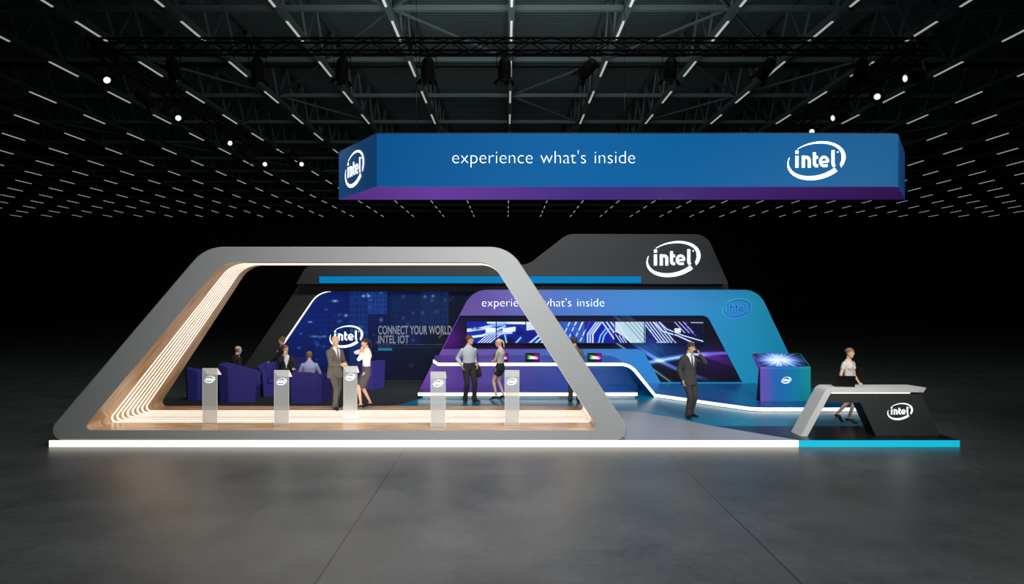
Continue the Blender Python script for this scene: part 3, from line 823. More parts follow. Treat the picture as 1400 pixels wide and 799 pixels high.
# eight displays in a row, one picture across them
W, H = 1296, 116
yy, xx = np.mgrid[0:H, 0:W]
gx = 638 + xx/(W-1)*324; gy = 440 + yy/(H-1)*29
img = np.zeros((H, W, 3)); t_ = (gx-638)/324
b_ = 0.75 - 0.55*np.clip((t_-0.5)/0.4, 0, 1)
img += np.stack([2+6*b_, 6+34*b_, 30+190*b_], -1)/255*0.85
def line(pts, w_, c_, a_=1.0, halo=True):
    w_ = w_*1.35 if w_ > 99 else w_
    d = np.full(gx.shape, 1e9)
    for (a0, c0), (a1, c1) in zip(pts, pts[1:]): d = np.minimum(d, seg_dist(gx, gy, a0, c0, a1, c1))
    if halo: over(img, np.exp(-(d/(w_*1.6))**2)*0.35*a_, (30, 70, 230))
    over(img, np.clip((w_/2-d)/0.3+0.5, 0, 1)*a_, c_)
WH = (225, 245, 252); CY_ = (130, 215, 240)
DB = (2, 4, 96); BK = (2, 2, 26)
# first display: white bands sweeping down to the left, a dark pocket below
for a, b_, w_ in ((452, 441, 4.5), (462, 446, 3.2)): line([(636, a), (660, a-3), (690, b_)], w_, WH)
line([(668, 440), (720, 441)], 5.0, WH); line([(676, 446), (690, 443)], 2.2, (120, 190, 240))
for i in range(5): line([(650+i*4.0, 472), (668+i*4.0, 457), (700, 449+i*1.6)], 1.4, WH)
over(img, np.exp(-(((gx-694)/13)**2+((gy-466)/4)**2))*0.95, BK)
over(img, (np.abs(gx-671) < 7)*(np.abs(gy-451.5) < 3)*1.0, (240, 250, 252)); over(img, (np.abs(gx-696) < 9)*(np.abs(gy-451+(gx-696)*0.12) < 3.2)*1.0, (240, 250, 252))
over(img, np.exp(-(((gx-650)/7)**2+((gy-449)/2.2)**2))*0.8, (6, 20, 120)); over(img, np.exp(-(((gx-711)/6)**2+((gy-456)/5)**2))*0.8, DB)
line([(690, 458), (693, 472)], 2.0, CY_); line([(703, 472), (712, 462)], 2.2, CY_)
# third and fourth
over(img, ((gx > 719) & (gy < 452-(gx-719)*0.1))*0.9*(gx < 758), (236, 248, 252)); over(img, np.exp(-(((gx-730)/9)**2+((gy-463)/7)**2))*0.9, DB)
for i in range(3): line([(722+i*8, 471), (736+i*8, 459), (762, 452+i*4)], 2.6, (180, 230, 250))
over(img, ((gx > 759.5) & (gx < 800))*0.35, (120, 200, 235))
for i in range(4): line([(764+i*9, 472), (772+i*9, 455), (780+i*9, 438)], 2.0, WH)
for i in range(3): line([(760+i*10, 440), (784+i*10, 470)], 2.0, (30, 110, 190))
for i in range(3): line([(757+i*12, 455), (767+i*12, 470)], 1.5, DB)
# fifth
over(img, ((gx > 800.5) & (gx < 840))*0.8, (4, 20, 170))
for i in range(3): line([(803+i*3.6, 472), (803+i*3.6, 457), (817+i*3.6, 438)], 2.1, (214, 240, 248))
for i in range(2): line([(818+i*5, 471), (821+i*5, 459), (829+i*5, 449)], 1.8, CY_)
for i in range(4): line([(822+i*6.0, 438), (846+i*6.0, 472)], 1.9, (214, 236, 248))
# sixth: nearly white
m_ = ((gx > 840) & (gx < 882) & (gx-840 > (gy-440)*-0.4))
over(img, m_*0.9, (208, 238, 248))
over(img, ((gx > 840) & (gx < 866) & (gy > 456+(866-gx)*-0.05) & (gx < 842+(472-gy)*0+26) & (gy > 452+(gx-840)*0.75)).astype(float), DB)
for i in range(5): line([(852+i*6.0, 438), (884+i*6.0, 474)], 0.8, (20, 80, 120), 0.7, False)
for i in range(3): line([(841+i*5, 457+i*2), (850+i*5, 470+i*2)], 1.0, WH)
# seventh and eighth: dark with white tracks
over(img, ((gx > 882) & (gx > 905-(470-gy)*0.55-(gx < 0)))*0.9, (4, 3, 44))
for i in range(6): line([(879+i*4.4, 440), (903+i*4.4, 471)], 1.5, (214, 234, 250))
over(img, ((gx > 884) & (gy > 462) & (gx-884 < (gy-462)*3))*0.9, (30, 40, 150))
line([(893, 440), (906, 453), (926, 459), (950, 470)], 1.6, WH); line([(900, 439), (912, 450), (934, 459), (962, 467)], 1.3, WH)
for i in range(3): line([(920+i*6, 438), (936+i*6, 455)], 1.0, (200, 210, 255))
over(img, (np.abs(gx-926) < 4.5)*(np.abs(gy-452) < 3)*1.0, (235, 240, 255)); line([(938, 440), (940, 452), (952, 459)], 0.7, (110, 80, 220)); line([(945, 441), (962, 441.3)], 1.0, (190, 200, 240))
over(img, (np.exp(-(((gx-905)/8)**2+((gy-469)/2)**2)) > .4)*0.9*(rs.rand(H, W) > .3), (220, 225, 250))
for x_, y_ in ((872, 466), (649, 449), (862, 468), (889, 452)): over(img, np.exp(-(((gx-x_)**2+(gy-y_)**2)/1.6)), WH)
for k in range(1, 8): over(img, (np.abs(gx-(638+40.5*k)) < 0.25).astype(float), (0, 0, 0))
YD = 21.72; per = W//8
for i in range(8):
    pl, pr_ = 638+40.5*i, 638+40.5*(i+1)
    xa, xb_ = X(pl, YD)+0.012, X(pr_, YD)-0.012; za, zb2 = Z(469, YD), Z(440.3, YD)
    t = thing('wall_display', 'wide wall display showing blue circuit lines, %s from the left in the row' % ORD[i+1], 'display', ((xa+xb_)/2, YD, za), group='row of circuit displays')
    hw = (xb_-xa)/2; hh = zb2-za
    cs_ = obj('casing', box(B(), -hw-0.006, hw+0.006, 0.004, 0.135, -0.012, hh+0.012), M_black, t)
    picture('screen', np.clip(img[:, i*per:(i+1)*per], 0, 1), (-hw, 0, 0), (2*hw, 0, 0), (0, 0, hh), M_screen, cs_)

# ------------------------------------------------------------------ desk: white ribbon shelf and low plinth
YK = 19.35
M_desk = x_gradient('desk_gradient', [(gp(590), (82, 44, 130)), (gp(900), (0, 80, 142)), (gp(690), (64, 54, 134)), (gp(780), (30, 66, 144))], 0, g0*0.9, g1*0.9, 0.4, es=0.12)  # faint glow stands in for light falling on the desk panels
dsk = thing('demo_desk', 'long wall desk whose white glowing front edge folds down to the floor', 'desk', (0, 0, 0))
top_z = Z(496.3, YK); und = Z(500.4, YK)
xl, xr = X(599, YK), X(858, YK); xf, xf2 = X(897, YK), 0
# ribbon front edge: shelf, bend, slanted leg
cl = [(xl, (top_z+und)/2), (X(700, YK), (top_z+und)/2)]
c_ = round_poly([(X(701, YK), (top_z+und)/2), (X(861, YK), (top_z+und)/2), (X(896.5, YK), ZT+0.012)], [0, 0.55, 0], 10)
cl = [(xl, (top_z+und)/2)] + c_
bm = B(); ribbon(bm, cl, [0.085]*len(cl), 0.03); bmesh.ops.translate(bm, verts=bm.verts[:], vec=(0, YK, 0))
for v_ in bm.verts: v_.co.z = max(v_.co.z, ZT+0.002)
obj('light_edge', bm, M_led, dsk)
bm = B(); a0 = (xl+0.0005, YK-0.03); a1 = (X(592, 20.3), 20.3)
v = [bm.verts.new(q) for q in ((a0[0], a0[1], und), (a1[0], a1[1], und), (a1[0], a1[1], top_z), (a0[0], a0[1], top_z), (a0[0], a0[1]+0.03, und), (a1[0]+0.02, a1[1]+0.03, und), (a1[0]+0.02, a1[1]+0.03, top_z), (a0[0], a0[1]+0.03, top_z))]
for f in ((0,1,2,3), (5,4,7,6), (3,2,6,7), (1,0,4,5)): bm.faces.new([v[i] for i in f])
obj('light_edge', bm, M_led, dsk)
obj('desk_top', prism(B(), [(xl, YK+0.001), (X(852, YK), YK+0.001), (X(852, YK), YG-0.002), (X(590, YG)+0.1, YG-0.002), (X(592, 20.3)+0.03, 20.33)], 'z', und+0.006, top_z-0.004), M_desk, dsk)
# folded side leg, a slanted slab from front to wall
n_ = []
for i in range(1, len(c_)):
    n_.append(c_[i])
bm = B()
pts2 = n_; th_ = 0.035
F0 = [bm.verts.new((p[0]-th_, YK+0.001, p[1]-th_*0.5)) for p in pts2]; F1 = [bm.verts.new((p[0]+th_, YK+0.001, p[1]+th_*0.5)) for p in pts2]
K0 = [bm.verts.new((p[0]-th_, YG-0.002, p[1]-th_*0.5)) for p in pts2]; K1 = [bm.verts.new((p[0]+th_, YG-0.002, p[1]+th_*0.5)) for p in pts2]
for i in range(len(pts2)-1):
    bm.faces.new([F0[i], F0[i+1], K0[i+1], K0[i]]); bm.faces.new([F1[i], K1[i], K1[i+1], F1[i+1]]); bm.faces.new([F0[i], F1[i], F1[i+1], F0[i+1]]); bm.faces.new([K0[i], K0[i+1], K1[i+1], K1[i]])
for v_ in bm.verts: v_.co.z = max(v_.co.z, ZT+0.002)
obj('side_leg', bm, M_desk, dsk)
YP = 19.1; pz1 = Z(537.2, YP); pz0 = Z(541.6, YP)
pxl, pxr = X(571.5, YP), X(871.5, YP)
obj('kick_panel', box(B(), pxl+0.12, pxr-0.06, YP+0.06, YP+0.10, ZT+0.001, pz0), M_counter, dsk)
obj('plinth_top', prism(B(), [(pxl, YP+0.021), (pxr, YP+0.021), (pxr, YK+0.0), (pxr, 20.9), (X(580, 21.0), 20.9)], 'z', pz0+0.004, pz1-0.003), M_desk, dsk)
obj('plinth_light', prism(B(), [(pxl, YP), (pxr, YP), (pxr, YP+0.02), (pxl+0.01, YP+0.02)], 'z', pz0, pz1), M_led, dsk)
obj('back_panel', prism(B(), [(X(573.5, 20.9), ZT+0.001), (X(873.5, 20.9), ZT+0.001), (X(852, 20.9), und-0.01), (X(593, 20.9), und-0.01)], 'y', 20.902, 20.93), M_desk, dsk)

# tablets on the desk
W, H = 64, 40
yy, xx = np.mgrid[0:H, 0:W]; u = xx/(W-1); v = yy/(H-1)
img = np.zeros((H, W, 3))
add(img, np.exp(-(((u-.85)/.3)**2+((v-.3)/.5)**2)), (120, 10, 120))
add(img, np.exp(-(((u-.3)/.22)**2+((v-.35-.3*(u-.3))/.13)**2)), (120, 200, 20))
add(img, np.exp(-(((u-.28)/.2)**2+((v-.62)/.12)**2)), (40, 200, 150))
add(img, np.exp(-(((u-.55)/.25)**2+((v-.55)/.18)**2))*1.2, (250, 250, 230))
add(img, np.exp(-(((u-.8)/.14)**2+((v-.65)/.14)**2)), (220, 80, 230))
YM = 19.62
for i, (px, who) in enumerate(((643.5, 'behind the person in light shirt'), (685.5, 'behind the person with the blond ponytail'), (728, 'alone between blond ponytail and slanted frame leg'), (770.5, 'behind the slanted frame leg'), (813, 'farthest right, past the slanted frame leg'))):
    hw, hh = 0.197, 0.232
    t = thing('tablet', 'small screen with colourful blob on the desk, %s' % who, 'small screen', (X(px, YM), YM, top_z+0.001), group='small screens on the desk')
    cs_ = obj('casing', box(B(), -hw-0.01, hw+0.01, 0.002, 0.02, 0.004, hh+0.022), M_black, t)
    picture('screen', np.clip(img, 0, 1), (-hw, 0, 0.012), (2*hw, 0, 0), (0, 0, hh), M_screen, cs_)
    obj('stand', prism(B(), [(0.02, 0.18), (0.02, 0.0), (0.10, 0.0)], 'x', -0.03, 0.03), M_black, t)

# ------------------------------------------------------------------ touch table kiosk
M_kiosk = x_gradient('kiosk_gradient', [(0, (92, 66, 160)), (1, (0, 134, 142)), (0.3, (24, 88, 160)), (0.62, (0, 108, 158))], 0, -0.66, 0.66, 0.4, es=0.30)  # body glow stands in for light on the kiosk front
YQ = 18.08; kx = X(1074, YQ)
ki = thing('touch_table', 'angled touch table kiosk on the blue deck, screen showing a blue burst', 'kiosk', (kx, YQ, ZD+0.001))
hw = 0.665
side = [(0.0, 0.0)] + round_poly([(0.0, 0.0), (0.0, 0.90), (0.62, 1.215), (0.64, 1.155), (0.14, 0.84), (0.30, 0.0)], [0, 0.06, 0, 0, 0.10, 0], 8)[1:]
bm = prism(B(), side, 'x', -hw, hw)
kb = obj('bent_body', bm, M_kiosk, ki)
obj('side_cheek', prism(B(), [(0.02, 0.0), (0.04, 0.84), (0.10, 0.84), (0.28, 0.0)], 'x', -hw-0.004, -hw-0.001), M_black, ki)
W, H = 150, 70
yy, xx = np.mgrid[0:H, 0:W]; u = xx/(W-1); v = yy/(H-1)
img = np.zeros((H, W, 3)); rs = np.random.RandomState(5)
dx = (u-.46)*1.9; dy = (v-.5)*1.1; rr = np.hypot(dx, dy); an = np.arctan2(dy, dx)
ray = np.zeros_like(an)
for i in range(60):
    a0 = rs.rand()*2*PI-PI; ray += np.exp(-((np.angle(np.exp(1j*(an-a0))))/0.05)**2)*(0.3+rs.rand())
core = np.exp(-(rr/0.62)**2)*(0.8+0.2*np.clip(ray, 0, 1)); rays = np.clip(ray, 0, 2)*np.exp(-(rr/1.0)**2)
img += core[..., None]*np.array([190, 235, 255])/255 + rays[..., None]*np.array([90, 120, 240])/255*0.6 + np.exp(-(rr/0.6)**2)[..., None]*np.array([30, 30, 170])/255
n0 = Vector((0, 0.62-0.085, 1.21-0.97)).normalized(); up_ = Vector((0, -n0.z, n0.y))
pA = Vector((0, 0.035, 0.9178)) + up_*0.006; pB = Vector((0, 0.605, 1.2074)) + up_*0.006
scr = picture('screen', np.clip(img, 0, 1), (-hw+0.02, pA.y, pA.z), (2*hw-0.04, 0, 0), (0, pB.y-pA.y, pB.z-pA.z), M_screen, ki)
logo('logo', 13.5*YQ/F, (0.02, -0.002, 0.56), M_white, kb, d=0.003, grow=2)

# ------------------------------------------------------------------ reception counter
YR = 13.97
rc = thing('reception_counter', 'reception counter with grey folded top and dark panel carrying a white logo', 'counter', (0, 0, 0))
zt_ = Z(530.3, YR); th_ = 0.088
def rp_(px, py): return (X(px, YR), Z(py, YR))
top_o = round_poly([(X(1094.5, YR), ZT+0.003), rp_(1130.5, 530.3), rp_(1266.8, 530.3), rp_(1262.6, 536.8), rp_(1136.5, 536.8), (X(1104.0, YR), ZT+0.003)], [0, 0.16, 0, 0, 0.09, 0], 8)
bm = prism(B(), top_o, 'y', YR, YR+0.47)
# the far end of the top is cut back at an angle
for v_ in bm.verts:
    if v_.co.y > YR+0.2 and v_.co.x > X(1250, YR): v_.co.x -= 0.13
obj('folded_top', bm, M_counter, rc)
obj('under_light', box(B(), X(1135.5, YR), X(1245, YR), YR+0.02, YR+0.05, zt_-th_-0.036, zt_-th_-0.001), M_led, rc)
YB2 = YR+0.05
zu = zt_-th_-0.038
pan = [(X(1197.5, YB2), ZT+0.003), (X(1176.5, YB2), Z(551, YB2)), (X(1130.5, YB2), Z(551, YB2)), (X(1136, YB2), zu), (X(1259.5, YB2), zu), (X(1285, YB2), ZT+0.003)]
rpn = obj('dark_panel', prism(B(), pan, 'y', YB2, YB2+0.03), M_wall_black, rc)
obj('cabinet_body', prism(B(), [(X(1197.5, YB2), ZT+0.003), (X(1176.5, YB2), Z(551, YB2)), (X(1176.5, YB2), zu), (X(1259.5, YB2), zu), (X(1285, YB2), ZT+0.003)], 'y', YB2+0.031, YR+0.42), M_black, rc)
logo('logo', 35*YR/F, (X(1230.5, YR+.05), YB2-0.001, Z(563, YR+.05)), M_white, rpn, d=0.006)

# laptop on the counter
lp_ = thing('laptop', 'open black laptop on the grey reception counter', 'laptop', (X(1155.5, YR+0.1), YR+0.12, zt_+0.001), math.radians(-12))
lb_ = obj('base', box(B(), -0.19, 0.19, -0.02, 0.22, 0, 0.018), M_laptop, lp_)
bm = box(B(), -0.19, 0.19, -0.012, 0.0, 0.012, 0.245)
bmesh.ops.transform(bm, matrix=Matrix.Rotation(math.radians(16), 4, 'X'), verts=bm.verts[:])
ll_ = obj('lid', bm, M_laptop, lp_)
W, H = 24, 16
img = np.zeros((H, W, 3))+0.03
bm = box(B(), -0.18, 0.18, -0.001, 0.001, 0.02, 0.235); bmesh.ops.transform(bm, matrix=Matrix.Rotation(math.radians(16), 4, 'X') @ Matrix.Translation((0, 0.002, 0)), verts=bm.verts[:])
obj('screen', bm, mat('laptop_screen', (20, 26, 34), 0.3, emis=(60, 80, 110), es=0.1, sample=False), ll_)
bm = B()
for r in range(4):
    for c in range(10): box(bm, -0.165+c*0.033, -0.138+c*0.033, 0.05+r*0.03, 0.074+r*0.03, 0.0185, 0.021)
tag(obj('keyboard', bm, M_charcoal, lb_), kind='stuff')

# ------------------------------------------------------------------ armchairs
def chair_parts(t, w_, d_, hb, ha):
    """tub armchair: open towards +y, taller back at -y, sides slope down, narrower at the base"""
    def shell(x0, x1, y0, y1, hf, taper=0.1):
        pass
    bm = B()
    a = w_/2; b_ = d_/2; tk = 0.13; tp = 0.09
    # outer ring corners, counter-clockwise from front right, with a chamfered rear
    out = [(a, b_), (-a, b_), (-a-0.02, -b_*0.45), (-a*0.62, -b_), (a*0.62, -b_), (a+0.02, -b_*0.45)]
    hz = [ha, ha, hb*0.93, hb, hb, hb*0.93]
    inn = [(a-tk, b_), (-a+tk, b_), (-a+tk, -b_*0.40), (-a*0.62+tk*0.5, -b_+tk*1.2), (a*0.62-tk*0.5, -b_+tk*1.2), (a-tk, -b_*0.40)]
    base = [(x*(1-tp), y*(1-tp*0.8)) for x, y in out]
    O = [bm.verts.new((x, y, h)) for (x, y), h in zip(out, hz)]
    I = [bm.verts.new((x, y, h)) for (x, y), h in zip(inn, hz)]
    Bt = [bm.verts.new((x, y, 0.0)) for x, y in base]
    Is = [bm.verts.new((x*0.97, y, 0.38)) for x, y in inn]
    order = [1, 2, 3, 4, 5, 0]
    for p, q in zip(order, order[1:]):
        bm.faces.new([O[p], O[q], Bt[q], Bt[p]]); bm.faces.new([O[p], I[p], I[q], O[q]]); bm.faces.new([I[p], Is[p], Is[q], I[q]])
    for k, s in ((0, 1), (1, -1)):
        bm.faces.new([O[k], I[k], Is[k], Bt[k]])
    bm.faces.new([Bt[0], Bt[1], Is[1], Is[0]]); bm.faces.new(Is); bm.faces.new(Bt)
    bmesh.ops.bevel(bm, geom=[e for e in bm.edges if all(v.co.z > 0.05 for v in e.verts)], offset=0.018, segments=2, affect='EDGES')
    obj('shell', bm, M_chair, t)
    cu = [( -a*0.97+tk+0.01, b_+0.03), (-a*0.97+tk+0.01, -b_*0.38), (-a*0.55+tk*0.4, -b_+tk*1.35), (a*0.55-tk*0.4, -b_+tk*1.35), (a*0.97-tk-0.01, -b_*0.38), (a*0.97-tk-0.01, b_+0.03)]
    bm = prism(B(), cu, 'z', 0.381, 0.46); bmesh.ops.bevel(bm, geom=bm.edges[:], offset=0.02, segments=2, affect='EDGES')
    obj('seat_cushion', bm, M_chair, t)
    bm = B()
    for sx in (-1, 1):
        for sy in (-1, 1): box(bm, sx*a*0.6-0.03, sx*a*0.6+0.03, sy*b_*0.6-0.03, sy*b_*0.6+0.03, -0.03, 0.001)
    obj('foot', bm, M_black, t) if False else bm.free()
def armchair(label, px, Y, rz, w_=0.92, d_=0.88, hb=0.9, ha=0.62):
    t = thing('armchair', label, 'armchair', (X(px, Y), Y, ZT+0.002), math.radians(rz), group='blue lounge armchairs')
    chair_parts(t, w_, d_, hb, ha)
    return t
armchair('leftmost dark blue armchair, partly behind the first frosted podium', 277, 19.2, -60, 0.9, 0.85, 0.86, 0.7)
armchair('wide dark blue armchair with tall sloping side, right of the first podium', 328, 18.85, -78, 1.0, 1.0, 1.02, 0.72)
armchair('dark blue armchair behind the second podium, in which the smiling person leans', 379, 19.95, -150, 1.0, 0.95, 0.9, 0.66)
armchair('dark blue armchair seen from behind, holding the person in light blue shirt', 422, 18.62, -12, 0.98, 0.9, 0.83, 0.72)
armchair('far dark blue armchair close to the video wall', 402, 21.75, 160, 1.1, 0.95, 0.86, 0.72)
armchair('dark blue armchair behind the person in white blouse', 503, 21.3, 60, 0.95, 0.9, 0.86, 0.70)
ct = thing('coffee_table', 'small black round coffee table between the blue armchairs', 'table', (X(352, 20.6), 20.6, ZT+0.002))
obj('table_top', lathe(B(), [(0.36, 0.40), (0.38, 0.405), (0.38, 0.43), (0.36, 0.435)], 32), M_black, ct)
obj('pedestal', lathe(B(), [(0.05, 0.02), (0.035, 0.06), (0.035, 0.40)], 16), M_black, ct)
obj('foot_plate', lathe(B(), [(0.24, 0.0), (0.24, 0.015), (0.06, 0.022)], 32), M_black, ct)

# ------------------------------------------------------------------ people
def loft(bm, rings, n=14, caps=True):
    """closed tube through (centre, rx, ry[, xdir]); rings stand square to the path"""
    P = [Vector(r[0]) for r in rings]; R = []
    xd = Vector(rings[0][3]) if len(rings[0]) > 3 else None
    def mk(c, a, b_, rx, ry): return [bm.verts.new(c + a*math.cos(2*PI*k/n)*rx + b_*math.sin(2*PI*k/n)*ry) for k in range(n)]
    fr_ = []
    for i, p in enumerate(P):
        d = (P[min(i+1, len(P)-1)]-P[max(i-1, 0)]).normalized()
        x = xd if xd is not None else (Vector((1, 0, 0)) if abs(d.x) < 0.9 else Vector((0, 1, 0)))
        a = (x - d*x.dot(d)).normalized(); b_ = d.cross(a).normalized(); fr_.append((d, a, b_))
    if caps:
        d, a, b_ = fr_[0]; r = min(rings[0][1], rings[0][2]); R.append(mk(P[0]-d*r*0.6, a, b_, rings[0][1]*0.55, rings[0][2]*0.55))
    for (c, (d, a, b_), r) in zip(P, fr_, rings): R.append(mk(c, a, b_, r[1], r[2]))
    if caps:
        d, a, b_ = fr_[-1]; r = min(rings[-1][1], rings[-1][2]); R.append(mk(P[-1]+d*r*0.6, a, b_, rings[-1][1]*0.55, rings[-1][2]*0.55))
    for u, v in zip(R, R[1:]):
        for k in range(n): bm.faces.new([u[k], u[(k+1) % n], v[(k+1) % n], v[k]])
    bm.faces.new(R[0][::-1]); bm.faces.new(R[-1])
def ball(bm, c, rx, ry, rz, M=None):
    T = Matrix.Translation(c) @ (M or Matrix()) @ Matrix.Diagonal((rx, ry, rz, 1))
    bmesh.ops.create_uvsphere(bm, u_segments=14, v_segments=10, radius=1, matrix=T)
def bone(a, c, L1, L2, pole):
    a = Vector(a); c = Vector(c); d = c-a; L = min(d.length, (L1+L2)*0.999); d.normalize(); c = a+d*L
    x = (L1*L1-L2*L2+L*L)/(2*L); h = math.sqrt(max(L1*L1-x*x, 0)); p = Vector(pole); p = (p-d*p.dot(d)).normalized()
    return a+d*x+p*h, c
def remesh(name, bm, vox, mats, parent, smooth=2):
    bmesh.ops.recalc_face_normals(bm, faces=bm.faces[:])
    me = bpy.data.meshes.new(name); bm.to_mesh(me); bm.free()
    o = bpy.data.objects.new(name, me); COL.objects.link(o)
    r = o.modifiers.new('r', 'REMESH'); r.mode = 'VOXEL'; r.voxel_size = vox
    if smooth: s = o.modifiers.new('s', 'SMOOTH'); s.factor = 0.5; s.iterations = smooth
    m2 = eval_to_mesh(o); bpy.data.objects.remove(o); bpy.data.meshes.remove(me)
    m2.materials.clear()
    return link_mesh(name, m2, mats, parent, smooth=True)
def cut_faces(o, test):
    bm = bmesh.new(); bm.from_mesh(o.data)
    bmesh.ops.delete(bm, geom=[f for f in bm.faces if test(f.calc_center_median())], context='FACES')
    bm.to_mesh(o.data); bm.free()

def hand(bm, wrist, dr, palm_n, curl=0.5, thumb_side=1, s=1.0, grow=0):
    dr = Vector(dr).normalized(); pn = Vector(palm_n); pn = (pn-dr*pn.dot(dr)).normalized(); sd = dr.cross(pn).normalized()*thumb_side
    w_ = Vector(wrist)
    loft(bm, [(w_-dr*0.01, 0.026*s, 0.019*s, sd), (w_+dr*0.03*s, 0.036*s, 0.017*s, sd), (w_+dr*0.085*s, 0.041*s, 0.014*s, sd)], 10)
    for i, (off, L) in enumerate(((0.031, 0.078), (0.011, 0.086), (-0.010, 0.080), (-0.029, 0.062))):
        p = w_ + dr*0.085*s + sd*off*s; a = curl*0.5; pts = [p-dr*0.02*s, p]
        for f in (0.45, 0.32, 0.23):
            q = dr*math.cos(a)+pn*math.sin(a); p = p+q*L*f*s; pts.append(p); a += curl*0.75
        loft(bm, [(q, r*s, r*s) for q, r in zip(pts, (0.0095, 0.0095, 0.009, 0.0082, 0.0072))], 8)
    p = w_+dr*0.025*s+sd*0.028*s; q1 = (dr*0.55+sd*0.75+pn*0.25).normalized(); q2 = (dr*0.85+sd*0.25+pn*0.45).normalized()
    loft(bm, [(p-q1*0.01, 0.013*s, 0.012*s), (p+q1*0.035*s, 0.011*s, 0.011*s), (p+q1*0.035*s+q2*0.03*s, 0.0095*s, 0.0095*s), (p+q1*0.035*s+q2*0.052*s, 0.008*s, 0.008*s)], 8)

HEAD = [(-0.118, .026, .028, .048), (-0.105, .040, .046, .040), (-0.075, .054, .066, .026), (-0.04, .063, .078, .014), (0.0, .069, .088, .006), (0.035, .074, .094, 0.0), (0.07, .069, .088, -.004), (0.095, .052, .066, -.008), (0.108, .030, .038, -.010)]
MS = {}
def cm(key, col, rough=0.75):
    if key not in MS: MS[key] = mat(key, col, rough)
    return MS[key]
def person(label, loc, rz, H=1.78, female=False, skin=(205, 160, 132), hair='short', hair_col=(70, 48, 34), top='suit', top_col=(60, 58, 56), bottom_col=(50, 49, 48),
           shirt_col=(222, 224, 226), tie_col=None, feet=((-0.10, 0.0), (0.10, 0.0)), foot_dir=(0, 0), pelvis=(0, 0, 0), hands=((-0.25, 0.03, 0.80), (0.25, 0.03, 0.80)),
           hand_dir=((0, 0.1, -1), (0, 0.1, -1)), palm=((1, 0, 0), (-1, 0, 0)), curl=(0.5, 0.5), elbow=((-0.3, -1, 0), (0.3, -1, 0)), lean=(0, 0), head=(0, 0), heel=0.0,
           seated=None, skirt=0.5, knee=(0, 1, 0), hipw=1.0, heel_up=(0, 0)):
    """faces local +y; rz turns it; heights below are for 1.78 m and scaled by H"""
    s = H/1.78
    t = thing('person', label, 'person', loc, math.radians(rz))
    Msk = cm('skin_%d_%d' % skin[:2], skin, 0.55); Mh = cm('hair_%d_%d' % hair_col[:2], hair_col, 0.7)
    Mt = cm('cloth_%d_%d_%d' % top_col, top_col, 0.85); Mb = cm('trousers_%d_%d_%d' % bottom_col, bottom_col, 0.85); Ms = cm('shirt_%d_%d' % shirt_col[:2], shirt_col, 0.8)
    Msh = cm('shoe_black', (16, 15, 15), 0.35)
    S = lambda p: Vector(p)*s
    hz = 0.93 if seated is None else seated/s
    pv = Vector((pelvis[0], pelvis[1], hz+pelvis[2]))
    up = Vector((lean[0], lean[1], 1)).normalized(); rt = Vector((1, 0, 0)); rt = (rt-up*rt.dot(up)).normalized(); fw = up.cross(rt)
    def T(x, y, z): return (pv + rt*x + fw*y + up*z)*s
    f_ = 0.86 if female else 1.0
    def torso(bm, g=0.0, z0=-0.08, z1=0.60, hem=0.0):
        prof_ = [(-0.10, .150/f_**.4*hipw, .105), (0.0, .160/f_**.3*hipw, .112), (0.10, .148*f_, .104*f_), (0.17, .137*f_, .100*f_), (0.27, .152*f_, .110*f_), (0.36, .166*f_, .116*(1.04 if female else 1)), (0.425, .160*f_, .106), (0.462, .140*f_, .095), (0.49, .105*f_, .082), (0.525, .070, .066)]
        rr = [(T(0, 0.0 if z < .3 else -0.005, z), (a+g)*s, (b_+g)*s, rt) for z, a, b_ in prof_ if z0 <= z <= z1]
        if hem: rr = [(T(0, 0, -0.17), (.165*hipw+g+hem)*s, (.122+g+hem)*s, rt), (T(0, 0, -0.07), (.164*hipw+g+hem*.6)*s, (.120+g+hem*.5)*s, rt)] + [q for q, z in zip(rr, [p[0] for p in prof_ if z0 <= p[0] <= z1]) if z > -0.05]
        loft(bm, rr, 20)
    sh = 0.170*f_
    SHO = [T(-sh, -0.005, 0.425), T(sh, -0.005, 0.425)]
    W_ = []; E_ = []
    for i in (0, 1):
        e, w = bone(SHO[i], S(hands[i]), 0.285*s, 0.255*s, elbow[i]); E_.append(e); W_.append(w)
    def arm(bm, i, g=0.0, upto=1.0):
        a, e, w = SHO[i], E_[i], W_[i]; k = 0.88 if female else 1
        loft(bm, [(a, (.052*k+g)*s, (.055*k+g)*s), (a.lerp(e, .35), (.047*k+g)*s, (.05*k+g)*s), (e, (.039*k+g)*s, (.041*k+g)*s)], 12)
        if upto > 0.5:
            loft(bm, [(e, (.039*k+g)*s, (.040*k+g)*s), (e.lerp(w, .3), (.040*k+g)*s, (.038*k+g)*s), (e.lerp(w, .93 if upto < 1 or g else 1.0), (.025*k+g*1.1)*s, (.023*k+g*1.1)*s)], 12)
        ball(bm, a-Vector((0, 0, .006*s)), (.051*k+g)*s, (.053*k+g)*s, (.050*k+g)*s)
    HIP = [(pv+Vector((-0.088, 0, -0.03)))*s, (pv+Vector((0.088, 0, -0.03)))*s]; K_ = []; A_ = []
    for i in (0, 1):
        fz = 0.085 + heel + heel_up[i]
        an = S((feet[i][0], feet[i][1], fz)); 
        kn = Vector(knee) if not isinstance(knee[0], tuple) else Vector(knee[i])
        k_, a_ = bone(HIP[i], an, 0.43*s, 0.425*s, kn); K_.append(k_); A_.append(a_)
